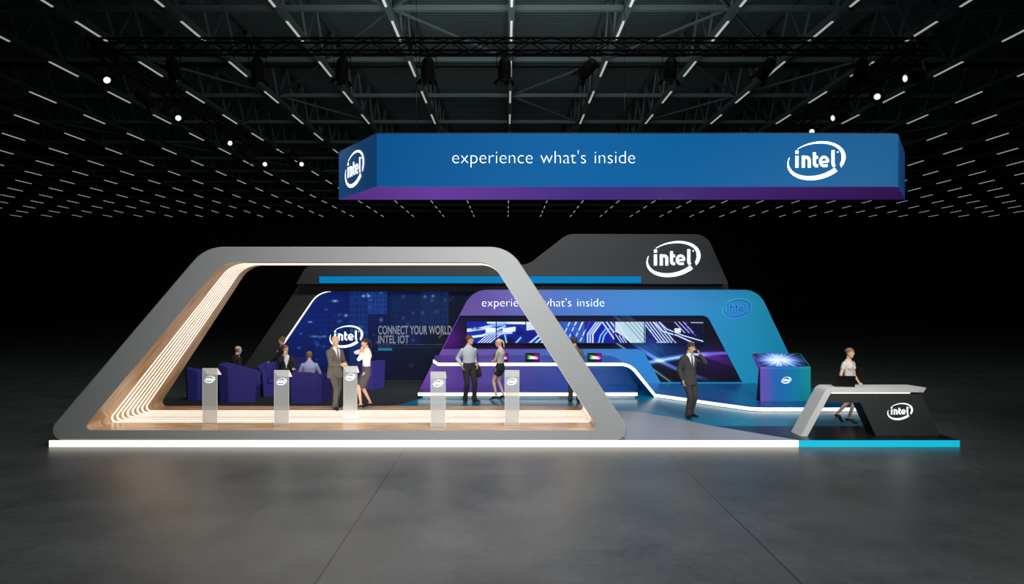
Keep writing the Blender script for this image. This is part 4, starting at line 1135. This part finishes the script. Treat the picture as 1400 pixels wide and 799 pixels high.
    def leg(bm, i, g=0.0, low=1.0):
        h, k_, a_ = HIP[i], K_[i], A_[i]; q = 0.9 if female else 1
        loft(bm, [(h, (.083*q+g)*s, (.088*q+g)*s), (h.lerp(k_, .4), (.072*q+g)*s, (.076*q+g)*s), (k_, (.052*q+g)*s, (.054*q+g)*s)], 14)
        if low: loft(bm, [(k_, (.052*q+g)*s, (.054*q+g)*s), (k_.lerp(a_, .3), (.049*q+g)*s, (.055*q+g)*s), (k_.lerp(a_, .75), (.034*q+g*1.4)*s, (.038*q+g*1.4)*s), (a_+Vector((0, 0, 0.0 if not g else -0.045*s)), (.030*q+g*(2.2 if g else 1))*s, (.034*q+g*(2.4 if g else 1))*s)], 14)
    def foot(bm, i, g=0.0, sole=False):
        a_ = A_[i]; d = Vector((math.sin(math.radians(foot_dir[i])), math.cos(math.radians(foot_dir[i])), 0)); hl = (heel + heel_up[i])*s
        b0 = Vector((a_.x, a_.y, a_.z-0.05*s)); toe = Vector((a_.x, a_.y, 0.026*s)) + d*0.165*s; sd = Vector((d.y, -d.x, 0))
        if heel_up[i] > 0.05: toe = Vector((a_.x, a_.y, 0.026*s)) + d*0.12*s
        loft(bm, [(b0-d*0.045*s, (.030+g)*s, (.032+g)*s, sd), (b0+d*0.03*s+Vector((0, 0, 0.008)), (.034+g)*s, (.036+g)*s, sd), (b0.lerp(toe, .66)+Vector((0, 0, 0.012*s)), (.042+g)*s, (.028+g)*s, sd), (toe, (.036+g)*s, (.017+g)*s, sd), (toe+d*0.045*s, (.022+g)*s, (.012+g)*s, sd)], 12)
        if sole and hl > 0.03: loft(bm, [(b0-d*0.045*s+Vector((0, 0, -0.01)), .018*s, .018*s), (Vector((b0.x, b0.y, 0.008))-d*0.05*s + d*(heel_up[i]*0.3), .006*s, .006*s)], 8)
    # head frame
    nk = T(0, 0.0, 0.510); yaw, pitch = math.radians(head[0]), math.radians(head[1])
    HR = Matrix.Rotation(yaw, 4, 'Z') @ Matrix.Rotation(pitch, 4, 'X')
    hc = nk + up*0.064*s + (HR @ Vector((0, 0.018*s, 0.115*s)))
    HM = Matrix.Translation(hc) @ HR @ Matrix.Scale(s*(0.96 if female else 1.0), 4)
    # body
    bm = B(); torso(bm)
    loft(bm, [(T(0, -0.008, 0.46), .075*s, .07*s, rt), (nk, .057*s*f_**.6, .058*s*f_**.6, rt), (hc-HR@Vector((0, 0.012*s, 0.06*s)), .052*s*f_**.6, .055*s*f_**.6, rt)], 14)
    hb = B()
    R = [[hb.verts.new(HM @ Vector((rx*math.cos(2*PI*k/18), oy+ry*math.sin(2*PI*k/18), z))) for k in range(18)] for z, rx, ry, oy in HEAD]
    for u, v in zip(R, R[1:]):
        for k in range(18): hb.faces.new([u[k], u[(k+1) % 18], v[(k+1) % 18], v[k]])
    hb.faces.new(R[0][::-1]); hb.faces.new(R[-1])
    def HP(x, y, z): return HM @ Vector((x, y, z))
    loft(hb, [(HP(0, .088, .028), .009*s, .010*s), (HP(0, .104, -.004), .011*s, .012*s), (HP(0, .112, -.022), .016*s, .012*s), (HP(0, .096, -.034), .013*s, .008*s)], 8)
    loft(hb, [(HP(-.024, .089, -.056), .006*s, .006*s), (HP(0, .096, -.055), .009*s, .008*s), (HP(.024, .089, -.056), .006*s, .006*s)], 8)
    loft(hb, [(HP(-.045, .078, .030), .007*s, .007*s), (HP(0, .093, .030), .008*s, .007*s), (HP(.045, .078, .030), .007*s, .007*s)], 8)
    ball(hb, HP(0, .078, -.097), .020*s, .018*s, .016*s)
    for sx in (-1, 1): ball(hb, HP(sx*.074, -.004, -.008), .009*s, .019*s, .031*s, HR)
    m_ = bpy.data.meshes.new('h'); hb.to_mesh(m_); hb.free(); bm.from_mesh(m_); bpy.data.meshes.remove(m_)
    for i in (0, 1):
        arm(bm, i); leg(bm, i); foot(bm, i)
        hand(bm, W_[i], hand_dir[i], palm[i], curl[i], (1, -1)[i], s*(0.92 if female else 1))
    Mlip = cm('lips', (186, 122, 106), 0.5)
    body = remesh('body', bm, 0.0075, [Msk, Mlip], t, 2)
    inv = HM.inverted()
    for p in body.data.polygons:
        q = inv @ p.center
        if abs(q.x) < .023 and q.y > .07 and -.063 < q.z < -.050: p.material_index = 1
    # eyes
    for sx in (-1, 1):
        eb = B(); ball(eb, HP(sx*.031, .074, .006), .0135*s, .0125*s, .0105*s)
        e = obj('eye', eb, [cm('eye_white', (226, 224, 220), 0.3), cm('iris', (42, 30, 24), 0.3)], t, smooth=True)
        for p in e.data.polygons:
            q = inv @ p.center
            if math.hypot(q.x-sx*.031, q.z-.006) < .0058 and q.y > .075: p.material_index = 1
    # hair
    if hair != 'none':
        bm = B(); gz = 0.011
        RR = [(z, rx+gz, ry+gz, oy-0.003) for z, rx, ry, oy in HEAD[2:]] + [(0.121, .022, .03, -.012)]
        R = [[bm.verts.new(HM @ Vector((rx*math.cos(2*PI*k/18), oy+ry*math.sin(2*PI*k/18), z+(0.006 if z > .03 else 0)))) for k in range(18)] for z, rx, ry, oy in RR]
        for u, v in zip(R, R[1:]):
            for k in range(18): bm.faces.new([u[k], u[(k+1) % 18], v[(k+1) % 18], v[k]])
        bm.faces.new(R[0][::-1]); bm.faces.new(R[-1])
        if hair == 'ponytail':
            loft(bm, [(HP(0, -.085, .055), .024*s, .024*s), (HP(0, -.125, .045), .026*s, .024*s), (HP(0, -.145, -.03), .028*s, .022*s), (HP(0, -.135, -.12), .020*s, .016*s), (HP(0, -.125, -.19), .008*s, .008*s)], 10)
        if hair == 'bun': ball(bm, HP(0, -.098, .045), .038*s, .034*s, .038*s)
        ho = remesh('hair', bm, 0.008, Mh, t, 2)
        if hair == 'bald': test = lambda c: (lambda q: q.z > 0.035 or q.y > -0.005 or q.z < -.06)(inv @ c)
        else:
            def test(c):
                q = inv @ c
                if q.y < -.06 and hair != 'short': return False
                if q.y > 0.035 and q.z < 0.062 - 0.2*abs(q.x): return True
                if q.y > -0.01 and q.z < 0.01: return True
                return q.z < -0.055
        cut_faces(ho, test)
        sol = ho.modifiers.new('thick', 'SOLIDIFY'); sol.thickness = 0.012; sol.offset = -1
    # brows
    if True:
        bm = B()
        for sx in (-1, 1): loft(bm, [(HP(sx*.016, .0965, .030), .0035*s, .0035*s), (HP(sx*.034, .0925, .034), .0035*s, .0035*s), (HP(sx*.048, .080, .029), .002*s, .002*s)], 6)
        obj('eyebrows', bm, Mh if hair not in ('none', 'bald') else cm('brow_grey', (110, 92, 80), 0.7), t)
    # shoes
    for i in (0, 1):
        bm = B(); foot(bm, i, 0.007, True)
        so = remesh('shoe', bm, 0.008, Msh, t, 1)
        if female: cut_faces(so, lambda c, i=i: c.z > A_[i].z - 0.028*s)
        cut_faces(so, lambda c, i=i: c.z > A_[i].z + 0.01)
    # lower clothes
    sk = top in ('blouse', 'tank')
    if sk:
        bm = B(); kx = [(K_[0]+K_[1])/2, HIP[0].lerp(K_[0], skirt), HIP[1].lerp(K_[1], skirt)]
        mid = (HIP[0]+HIP[1])/2; c2 = (HIP[0].lerp(K_[0], skirt)+HIP[1].lerp(K_[1], skirt))/2; wd = (HIP[0].lerp(K_[0], skirt)-HIP[1].lerp(K_[1], skirt))
        loft(bm, [(T(0, 0, 0.13), .138*f_*s+.004, .100*f_*s+.006, rt), (T(0, 0, 0.03), .162*s, .118*s, rt), (mid-Vector((0, 0, .05*s)), .172*s, .124*s, rt), (mid.lerp(c2, .6), .158*s+abs(wd.y)*.1, .115*s+abs(wd.y)*.2, rt), (c2, .07*s+abs(wd.x)*.5+.02, .088*s+abs(wd.y)*.5, rt)], 20)
        so = remesh('skirt', bm, 0.01, Mb, t, 2)
    else:
        bm = B()
        loft(bm, [(T(0, 0, 0.10), .153*s*hipw, .112*s, rt), (T(0, 0, 0.0), .168*s*hipw, .121*s, rt), (T(0, 0, -.08), .160*s*hipw, .115*s, rt)], 20)
        for i in (0, 1): leg(bm, i, 0.018)
        remesh('trousers', bm, 0.0095, Mb, t, 5)
        bm = B(); loft(bm, [(T(0, 0, 0.075), .160*s*hipw, .119*s, rt), (T(0, 0, 0.105), .157*s*hipw, .117*s, rt)], 24, caps=False)
        if top == 'shirt': obj('belt', bm, Msh, t)
        else: bm.free()
    # upper clothes
    if top == 'suit':
        bm = B(); torso(bm, 0.012, z0=0.05)
        loft(bm, [(T(0, -.004, .46), .085*s, .078*s, rt), (T(0, 0, .545), .062*s, .062*s, rt)], 16)
        shirt = remesh('shirt', bm, 0.009, Ms, t, 2); cut_faces(shirt, lambda c: c.z > (nk.z+0.045*s))
        bm = B(); torso(bm, 0.030, z0=-0.08, z1=0.50, hem=0.012)
        for i in (0, 1): arm(bm, i, 0.016, 0.99)
        loft(bm, [(T(0, -.012, .46), .098*s, .086*s, rt), (T(0, -.012, .525), .075*s, .072*s, rt)], 16)
        j = remesh('jacket', bm, 0.008, Mt, t, 6)
        R3 = Matrix((rt, fw, up)); o3 = pv*s
        def vcut(c):
            q = R3 @ (c-o3)/s if False else Vector(((c-o3).dot(rt), (c-o3).dot(fw), (c-o3).dot(up)))/s
            if q.z < -0.19: return True
            return q.y > 0.03 and abs(q.x) < 0.012 + max(0, q.z-0.20)*0.30 and q.z > 0.14 and q.z < 0.56
        cut_faces(j, vcut)
        # lapels follow the opening
        bmj = bmesh.new(); bmj.from_mesh(j.data); bv = BVHTree.FromBMesh(bmj); bmj.free()
        def onf(x, z, lift):
            o_ = T(x, 0.4, z); h_ = bv.ray_cast(o_, -fw)
            return (h_[0] + fw*lift) if h_[0] is not None else None
        for sx in (-1, 1):
            bm = B(); prev = None; quads = []
            for q in np.linspace(0, 1, 7):
                z = 0.20+0.27*q; x0 = sx*(0.020+(z-0.20)*0.30); x1 = x0+sx*(0.012+0.042*math.sin(min(q*1.15, 1)*PI*0.9))
                a_, b_ = onf(x0+sx*.004, z, .006), onf(x1, z, .006)
                if a_ is None or b_ is None: continue
                quads.append((a_, b_))
            vs_ = [(bm.verts.new(a_), bm.verts.new(b_)) for a_, b_ in quads]
            for u, v in zip(vs_, vs_[1:]): bm.faces.new([u[0], u[1], v[1], v[0]])
            if vs_:
                ob = obj('lapel', bm, Mt, j); so_ = ob.modifiers.new('t', 'SOLIDIFY'); so_.thickness = 0.004
            else: bm.free()
        if tie_col:
            bms = bmesh.new(); bms.from_mesh(shirt.data); bvs = BVHTree.FromBMesh(bms); bms.free(); bm = B(); vs_ = []
            for z, w_ in ((0.515, .014), (0.495, .018), (0.488, .012), (0.40, .020), (0.30, .026), (0.20, .028), (0.14, .006)):
                r_ = []
                for x in (-w_, w_):
                    h_ = bvs.ray_cast(T(x, 0.4, z), -fw)
                    r_.append(bm.verts.new((h_[0] if h_[0] is not None else T(x, .1, z)) + fw*0.006))
                vs_.append(r_)
            for u, v in zip(vs_, vs_[1:]): bm.faces.new([u[0], u[1], v[1], v[0]])
            ob = obj('tie', bm, cm('tie_%d_%d' % tie_col[:2], tie_col, 0.5), shirt); so_ = ob.modifiers.new('t', 'SOLIDIFY'); so_.thickness = 0.005
    elif top in ('shirt', 'blouse'):
        bm = B(); torso(bm, 0.020 if top == 'shirt' else 0.012, z0=0.05)
        for i in (0, 1): arm(bm, i, 0.013 if top == 'shirt' else 0.009, 0.99)
        loft(bm, [(T(0, -.006, .46), .09*s*f_, .08*s*f_, rt), (T(0, -.004, .535), .064*s*f_**.5, .064*s*f_**.5, rt)], 16)
        if female: 
            for sx in (-1, 1): ball(bm, T(sx*.065, .085, .335), .062*s, .05*s, .058*s)
        remesh('shirt' if top == 'shirt' else 'blouse', bm, 0.009, Mt, t, 5)
        bm = B()
        for sx in (-1, 1):
            if top == 'shirt': loft(bm, [(T(sx*.004, .070, .515), .010*s, .006*s), (T(sx*.035, .062, .535), .016*s, .007*s), (T(sx*.06, .01, .558), .014*s, .007*s)], 8)
        if len(bm.verts): obj('collar', bm, Mt, t, smooth=True)
        else: bm.free()
    elif top == 'tank':
        bm = B(); torso(bm, 0.011, z0=0.05, z1=0.50)
        for i in (0, 1):
            a, e = SHO[i], E_[i]; loft(bm, [(a, .060*s, .062*s), (a.lerp(e, .42), .054*s, .056*s)], 12); ball(bm, a, .060*s, .058*s, .058*s)
        for sx in (-1, 1): ball(bm, T(sx*.065, .082, .335), .060*s, .048*s, .056*s)
        j = remesh('top', bm, 0.009, Mt, t, 4)
        o3 = pv*s
        cut_faces(j, lambda c: (c-o3).dot(fw) > 0.01*s and abs((c-o3).dot(rt))/s < 0.07*max(0, ((c-o3).dot(up)/s-0.42))/0.09)
    t['_w'] = 0; del t['_w']
    return t, W_, HM, T

def at(px, py, z): 
    Y = fl(py, z); return (X(px, Y), Y, z)
# angles: 0 faces away from the camera, -90 faces right, 90 faces left, 180 faces the camera
# 1 grey suit, bald, facing right
x, y, z = at(458, 559, ZW+0.006)
person('person with shaved head in a grey suit, standing on the oak floor, hand held forward', (x, y, z), -126, 1.77, skin=(214, 172, 142), hair='none', top='suit', top_col=(98, 94, 90), bottom_col=(88, 85, 82), tie_col=(96, 96, 104),
       feet=((-0.13, -0.17), (0.12, 0.15)), foot_dir=(-12, 24), hands=((-0.19, 0.20, 1.02), (0.10, 0.33, 1.08)), hand_dir=((0.3, 0.6, -0.7), (-0.35, 0.9, 0.1)), palm=((1, 0, 0), (-1, 0, 0)), curl=(0.7, 0.9), elbow=((-0.6, -1, 0), (0.5, -1, -0.1)), head=(0, -2), lean=(0, -0.02), hipw=1.02)
# 2 blouse and pencil skirt, facing left
x, y, z = at(500, 558.5, ZW+0.006)
person('person in white blouse and dark grey pencil skirt, dark ponytail, hand raised to the ear', (x, y, z), 106, 1.66, female=True, skin=(220, 176, 150), hair='ponytail', hair_col=(44, 28, 24), top='blouse', top_col=(238, 238, 234), bottom_col=(82, 75, 86),
       feet=((-0.11, 0.13), (0.08, -0.12)), foot_dir=(-4, 14), heel=0.06, pelvis=(0, -0.02, 0.045), hands=((-0.105, 0.09, 1.44), (0.10, 0.05, 1.50)), hand_dir=((0.2, 0.05, 1), (-0.1, -0.1, 1)), palm=((1, -0.3, 0), (-1, -0.3, 0)), curl=(0.3, 0.5), elbow=((-0.8, 0.6, -1), (0.8, 0.3, -1)), head=(8, -4), skirt=0.86, knee=(0, 1, 0))
# 3 light shirt, hand in pocket
x, y, z = at(641, 549.5, ZT+0.002)
person('person in pale grey-blue shirt and black trousers, one hand in the pocket, looking right', (x, y, z), 205, 1.84, skin=(206, 160, 130), hair='short', hair_col=(92, 52, 34), top='shirt', top_col=(176, 188, 196), bottom_col=(40, 38, 38),
       feet=((-0.12, 0.08), (0.09, -0.04)), foot_dir=(-24, 14), hands=((-0.20, 0.08, 0.95), (0.215, 0.05, 0.98)), hand_dir=((0.1, 0.8, -0.5), (-0.1, 0.3, -1)), curl=(0.9, 0.6), elbow=((-0.1, -1, 0), (0.4, -1, 0)), head=(52, 0), lean=(0, -0.03))
P3 = (x, y, z)
# 4 blond ponytail, arms folded
x, y, z = at(684, 547, ZT+0.002)
person('person with blond ponytail in pale sleeveless top and short black skirt, arms folded', (x, y, z), 62, 1.68, female=True, skin=(216, 178, 150), hair='ponytail', hair_col=(206, 176, 146), top='tank', top_col=(186, 184, 174), bottom_col=(30, 28, 30),
       feet=((-0.13, 0.06), (0.11, -0.05)), foot_dir=(-10, 14), heel=0.06, pelvis=(0, 0, 0.05), hands=((0.10, 0.16, 1.16), (-0.08, 0.18, 1.13)), hand_dir=((1, 0.1, 0.1), (-1, 0.1, 0.05)), palm=((0, -1, 0), (0, -1, 0)), curl=(0.5, 0.5), elbow=((-1, 0.1, -0.8), (1, 0.1, -0.8)), head=(22, -12), skirt=0.5)
# 5 mostly behind the frame leg
x, y, z = at(785.5, 549.5, ZT+0.002)
person('person in brown-grey suit facing the displays, half hidden by the slanted frame leg', (x, y, z), -8, 1.80, skin=(190, 148, 124), hair='short', hair_col=(58, 48, 44), top='suit', top_col=(96, 84, 84), bottom_col=(52, 48, 48), tie_col=(60, 60, 70),
       hands=((-0.10, 0.30, 1.05), (0.24, 0.05, 0.82)), hand_dir=((0.3, 1, 0), (0, 0.1, -1)), head=(6, -6), foot_dir=(-10, 12), feet=((-0.11, 0.02), (0.11, -0.04)))
# 6 phone
x, y, z = at(942, 570.5, ZT+0.002)
p6, W6, HM6, T6 = person('person in dark suit and tie on the blue floor, phone held to the face', (x, y, z), 205, 1.83, skin=(205, 162, 134), hair='short', hair_col=(72, 52, 36), top='suit', top_col=(58, 54, 56), bottom_col=(52, 48, 48), tie_col=(70, 68, 78),
       feet=((-0.08, -0.04), (0.10, 0.08)), foot_dir=(-14, 22), hands=((-0.15, 0.18, 1.46), (0.22, 0.05, 0.86)), hand_dir=((0.22, -0.25, 1), (-0.1, 0.2, -1)), palm=((0.8, -0.6, 0), (-1, 0, 0)), curl=(1.0, 0.6), elbow=((-0.7, 0.1, -1), (0.5, -1, 0)), head=(22, -16), lean=(-0.01, -0.03))
# 7 receptionist
x, y, z = at(1160, 578, ZT+0.002)
person('person in cream short-sleeved top and black skirt standing behind the reception counter', (x, y, z), 207, 1.70, female=True, skin=(216, 172, 148), hair='bun', hair_col=(150, 104, 78), top='tank', top_col=(206, 204, 194), bottom_col=(22, 22, 24),
       feet=((0.02, 0.02), (0.13, -0.20)), foot_dir=(-6, 6), heel=0.05, heel_up=(0.0, 0.07), pelvis=(-0.02, 0.0, 0.04), hands=((-0.10, 0.20, 0.97), (0.21, 0.12, 0.93)), hand_dir=((0.6, 0.8, -0.2), (-0.4, 0.8, -0.5)), palm=((0, 0, -1), (0, 0, -1)), elbow=((-0.6, -1, 0), (0.6, -1, 0)), head=(6, -6), skirt=0.8, lean=(0, -0.02))
# 8 seated, black suit, balding, facing away to the right
x, y = X(322, 19.5), 19.5
person('balding person in black suit seated behind the wide blue armchair, seen from behind', (x, y, ZT+0.002), -48, 1.80, skin=(206, 166, 140), hair='bald', hair_col=(118, 96, 80), top='suit', top_col=(20, 20, 21), bottom_col=(18, 18, 19), seated=0.63, pelvis=(0, -0.02, 0), lean=(0.0, 0.12),
       feet=((-0.14, 0.55), (0.14, 0.50)), foot_dir=(-8, 8), hands=((-0.14, 0.32, 0.70), (0.14, 0.30, 0.68)), hand_dir=((0.2, 1, -0.2), (-0.2, 1, -0.2)), palm=((0, 0, -1), (0, 0, -1)), head=(10, -4))
# 9 seated, dark suit, smiling, hand to chin
x, y = X(390, 19.9), 19.9
person('smiling person in open black suit and pale shirt, hand at the chin, among the armchairs', (x, y, ZT+0.002), 212, 1.78, skin=(210, 162, 134), hair='short', hair_col=(120, 84, 58), top='suit', top_col=(22, 22, 24), bottom_col=(20, 20, 22), seated=0.63,
       feet=((-0.14, 0.42), (0.14, 0.45)), foot_dir=(-8, 8), hands=((-0.14, 0.36, 0.78), (0.07, 0.20, 1.15)), hand_dir=((0.3, 1, 0), (-0.15, 0.02, 1)), palm=((0, 0, -1), (-0.3, -1, 0)), curl=(0.5, 0.9), elbow=((-0.6, -1, 0), (0.8, 0.2, -1)), head=(14, -2))
# 9b head peeping behind
x, y = X(386.5, 21.4), 21.4
person('brown-haired person looking left, mostly hidden behind the smiling person in black suit', (x, y, ZT+0.002), 96, 1.78, skin=(206, 164, 138), hair='short', hair_col=(112, 84, 62), top='suit', top_col=(26, 26, 28), bottom_col=(20, 20, 22), seated=0.78,
       feet=((-0.14, 0.42), (0.14, 0.45)), hands=((-0.14, 0.36, 0.80), (0.14, 0.36, 0.80)), hand_dir=((0, 1, 0), (0, 1, 0)), palm=((0, 0, -1), (0, 0, -1)))
# 10 seated, light blue shirt, from behind
x, y = X(423, 18.72), 18.72
person('person in light blue shirt seated in a blue armchair, seen from behind', (x, y, ZT+0.002), 10, 1.76, skin=(200, 150, 122), hair='short', hair_col=(118, 92, 72), top='shirt', top_col=(150, 158, 196), bottom_col=(40, 42, 52), seated=0.555, hipw=0.95,
       feet=((-0.13, 0.50), (0.13, 0.52)), hands=((-0.20, 0.30, 0.78), (0.20, 0.30, 0.78)), hand_dir=((0.1, 1, -0.1), (-0.1, 1, -0.1)), palm=((0, 0, -1), (0, 0, -1)), elbow=((-0.6, -0.4, -1), (0.6, -0.4, -1)), head=(18, -4))

# phone in the hand of the man on the blue floor
ph = thing('mobile_phone', 'black mobile phone held to the face by the person in dark suit', 'phone', p6.matrix_world @ Vector((0, 0, 0)))
bpy.context.view_layer.update()
wp = p6.matrix_world @ (W6[0] + Vector((0.045, -0.012, 0.085)))
ph.location = wp; ph.rotation_euler = (math.radians(-14), math.radians(12), math.radians(205+22))
bm = box(B(), -0.036, 0.036, -0.005, 0.005, -0.07, 0.07); bmesh.ops.bevel(bm, geom=[e for e in bm.edges], offset=0.004, segments=2, affect='EDGES')
obj('casing', bm, M_black, ph)
obj('screen', box(B(), -0.033, 0.033, -0.0058, -0.0052, -0.064, 0.064), M_lens_off, ph)

# jacket carried over the arm
jk = thing('jacket', 'dark jacket hanging from the right-hand side of the person in pale shirt', 'jacket', (P3[0]+0.20, P3[1]+0.06, P3[2]+0.70))
jk.scale = (0.62, 0.7, 0.72)
bm = B()
rows_ = []
for i in range(9):
    q = i/8; z = 0.50-0.56*q; wx = 0.06+0.07*math.sin(q*2.6)+0.02*q; x0 = 0.02+0.10*q*q
    ring_ = []
    for k in range(14):
        a = 2*PI*k/14; ring_.append(bm.verts.new((x0+wx*math.cos(a)*(1+0.12*math.sin(3*a+q*3)), 0.035*math.sin(a)*(1+0.3*math.cos(2*a+q*4)), z+0.05*q*math.cos(a))))
    rows_.append(ring_)
for u, v in zip(rows_, rows_[1:]):
    for k in range(14): bm.faces.new([u[k], u[(k+1) % 14], v[(k+1) % 14], v[k]])
bm.faces.new(rows_[0][::-1]); bm.faces.new(rows_[-1])
obj('jacket_body', bm, cm('jacket_dark', (30, 28, 32), 0.85), jk, smooth=True)
bm = B(); loft(bm, [((-0.02, -0.03, 0.48), .045, .03), ((0.0, -0.05, 0.25), .05, .03), ((0.03, -0.05, 0.02), .04, .022)], 12)
obj('sleeve', bm, cm('jacket_dark', (30, 28, 32), 0.85), jk, smooth=True)

# ------------------------------------------------------------------ light
def area(name, loc, aim, sx, sy, power, col=(1, 1, 1), spread=180):
    l = bpy.data.lights.new(name, 'AREA'); l.shape = 'RECTANGLE'; l.size = sx; l.size_y = sy; l.energy = power; l.color = col; l.spread = math.radians(spread)
    o = bpy.data.objects.new(name, l); COL.objects.link(o); o.location = loc
    o.rotation_euler = (Vector(aim)-Vector(loc)).to_track_quat('-Z', 'Y').to_euler(); return o
def spot(name, loc, aim, power, ang=50, r=0.12, col=(1, 1, 1), blend=0.6):
    l = bpy.data.lights.new(name, 'SPOT'); l.energy = power; l.spot_size = math.radians(ang); l.spot_blend = blend; l.shadow_soft_size = r; l.color = col
    o = bpy.data.objects.new(name, l); COL.objects.link(o); o.location = loc
    o.rotation_euler = (Vector(aim)-Vector(loc)).to_track_quat('-Z', 'Y').to_euler(); return o
area('hall_light_front', (2.2, 8.0, 12.0), (0.0, 8.5, 0), 8, 3, 540, (1, 0.99, 0.97), 110)
area('stand_light', (0.5, 15.2, 7.6), (0.5, 20.0, 1.0), 12, 0.6, 560, (1, 0.99, 0.97), 130)
area('frame_fill', (0.6, 4.0, 5.0), (-1.5, 13.6, 2.0), 4, 2, 215, (1, 0.99, 0.97), 90)  # unseen lamp added in front to brighten the frame face
area('roof_fill', (0.5, 17.0, 8.6), (0.8, 34, 14), 10, 2, 430, (0.86, 1.0, 1.0), 120)  # added uplight without a fixture, brightens the roof
area('front_fill', (7.0, 6.0, 7.0), (6.2, 18, 1.0), 2, 1.5, 130, (1, 0.99, 0.97), 55)  # added fill from an unseen lamp, for people and the wall
area('roof_strip_glow', (0, 20, 12.3), (0, 20, 0), 70, 16, 620, (0.92, 1, 0.97), 180)
spot('reception_light', (8.3, 13.9, 7.7), (7.0, 14.9, 1.2), 190, 40, 0.15)
area('desk_fill', (X(720, 19.9), 19.9, 1.0), (X(720, 20.9), 20.9, 0.3), 6.6, 0.06, 30, (0.95, 0.97, 1), 150)  # unseen lamp added under the shelf to brighten the panels
# the light lines of the oak lining shine into the frame
area('lining_light_top', (-3.4, 15.1, 3.62), (-3.4, 15.1, 0), 5.2, 1.3, 46, (1, 0.93, 0.84), 170)
area('lining_light_floor', (-2.4, 15.1, 0.345), (-2.4, 15.1, 4), 7.5, 1.3, 60, (1, 0.93, 0.84), 170)
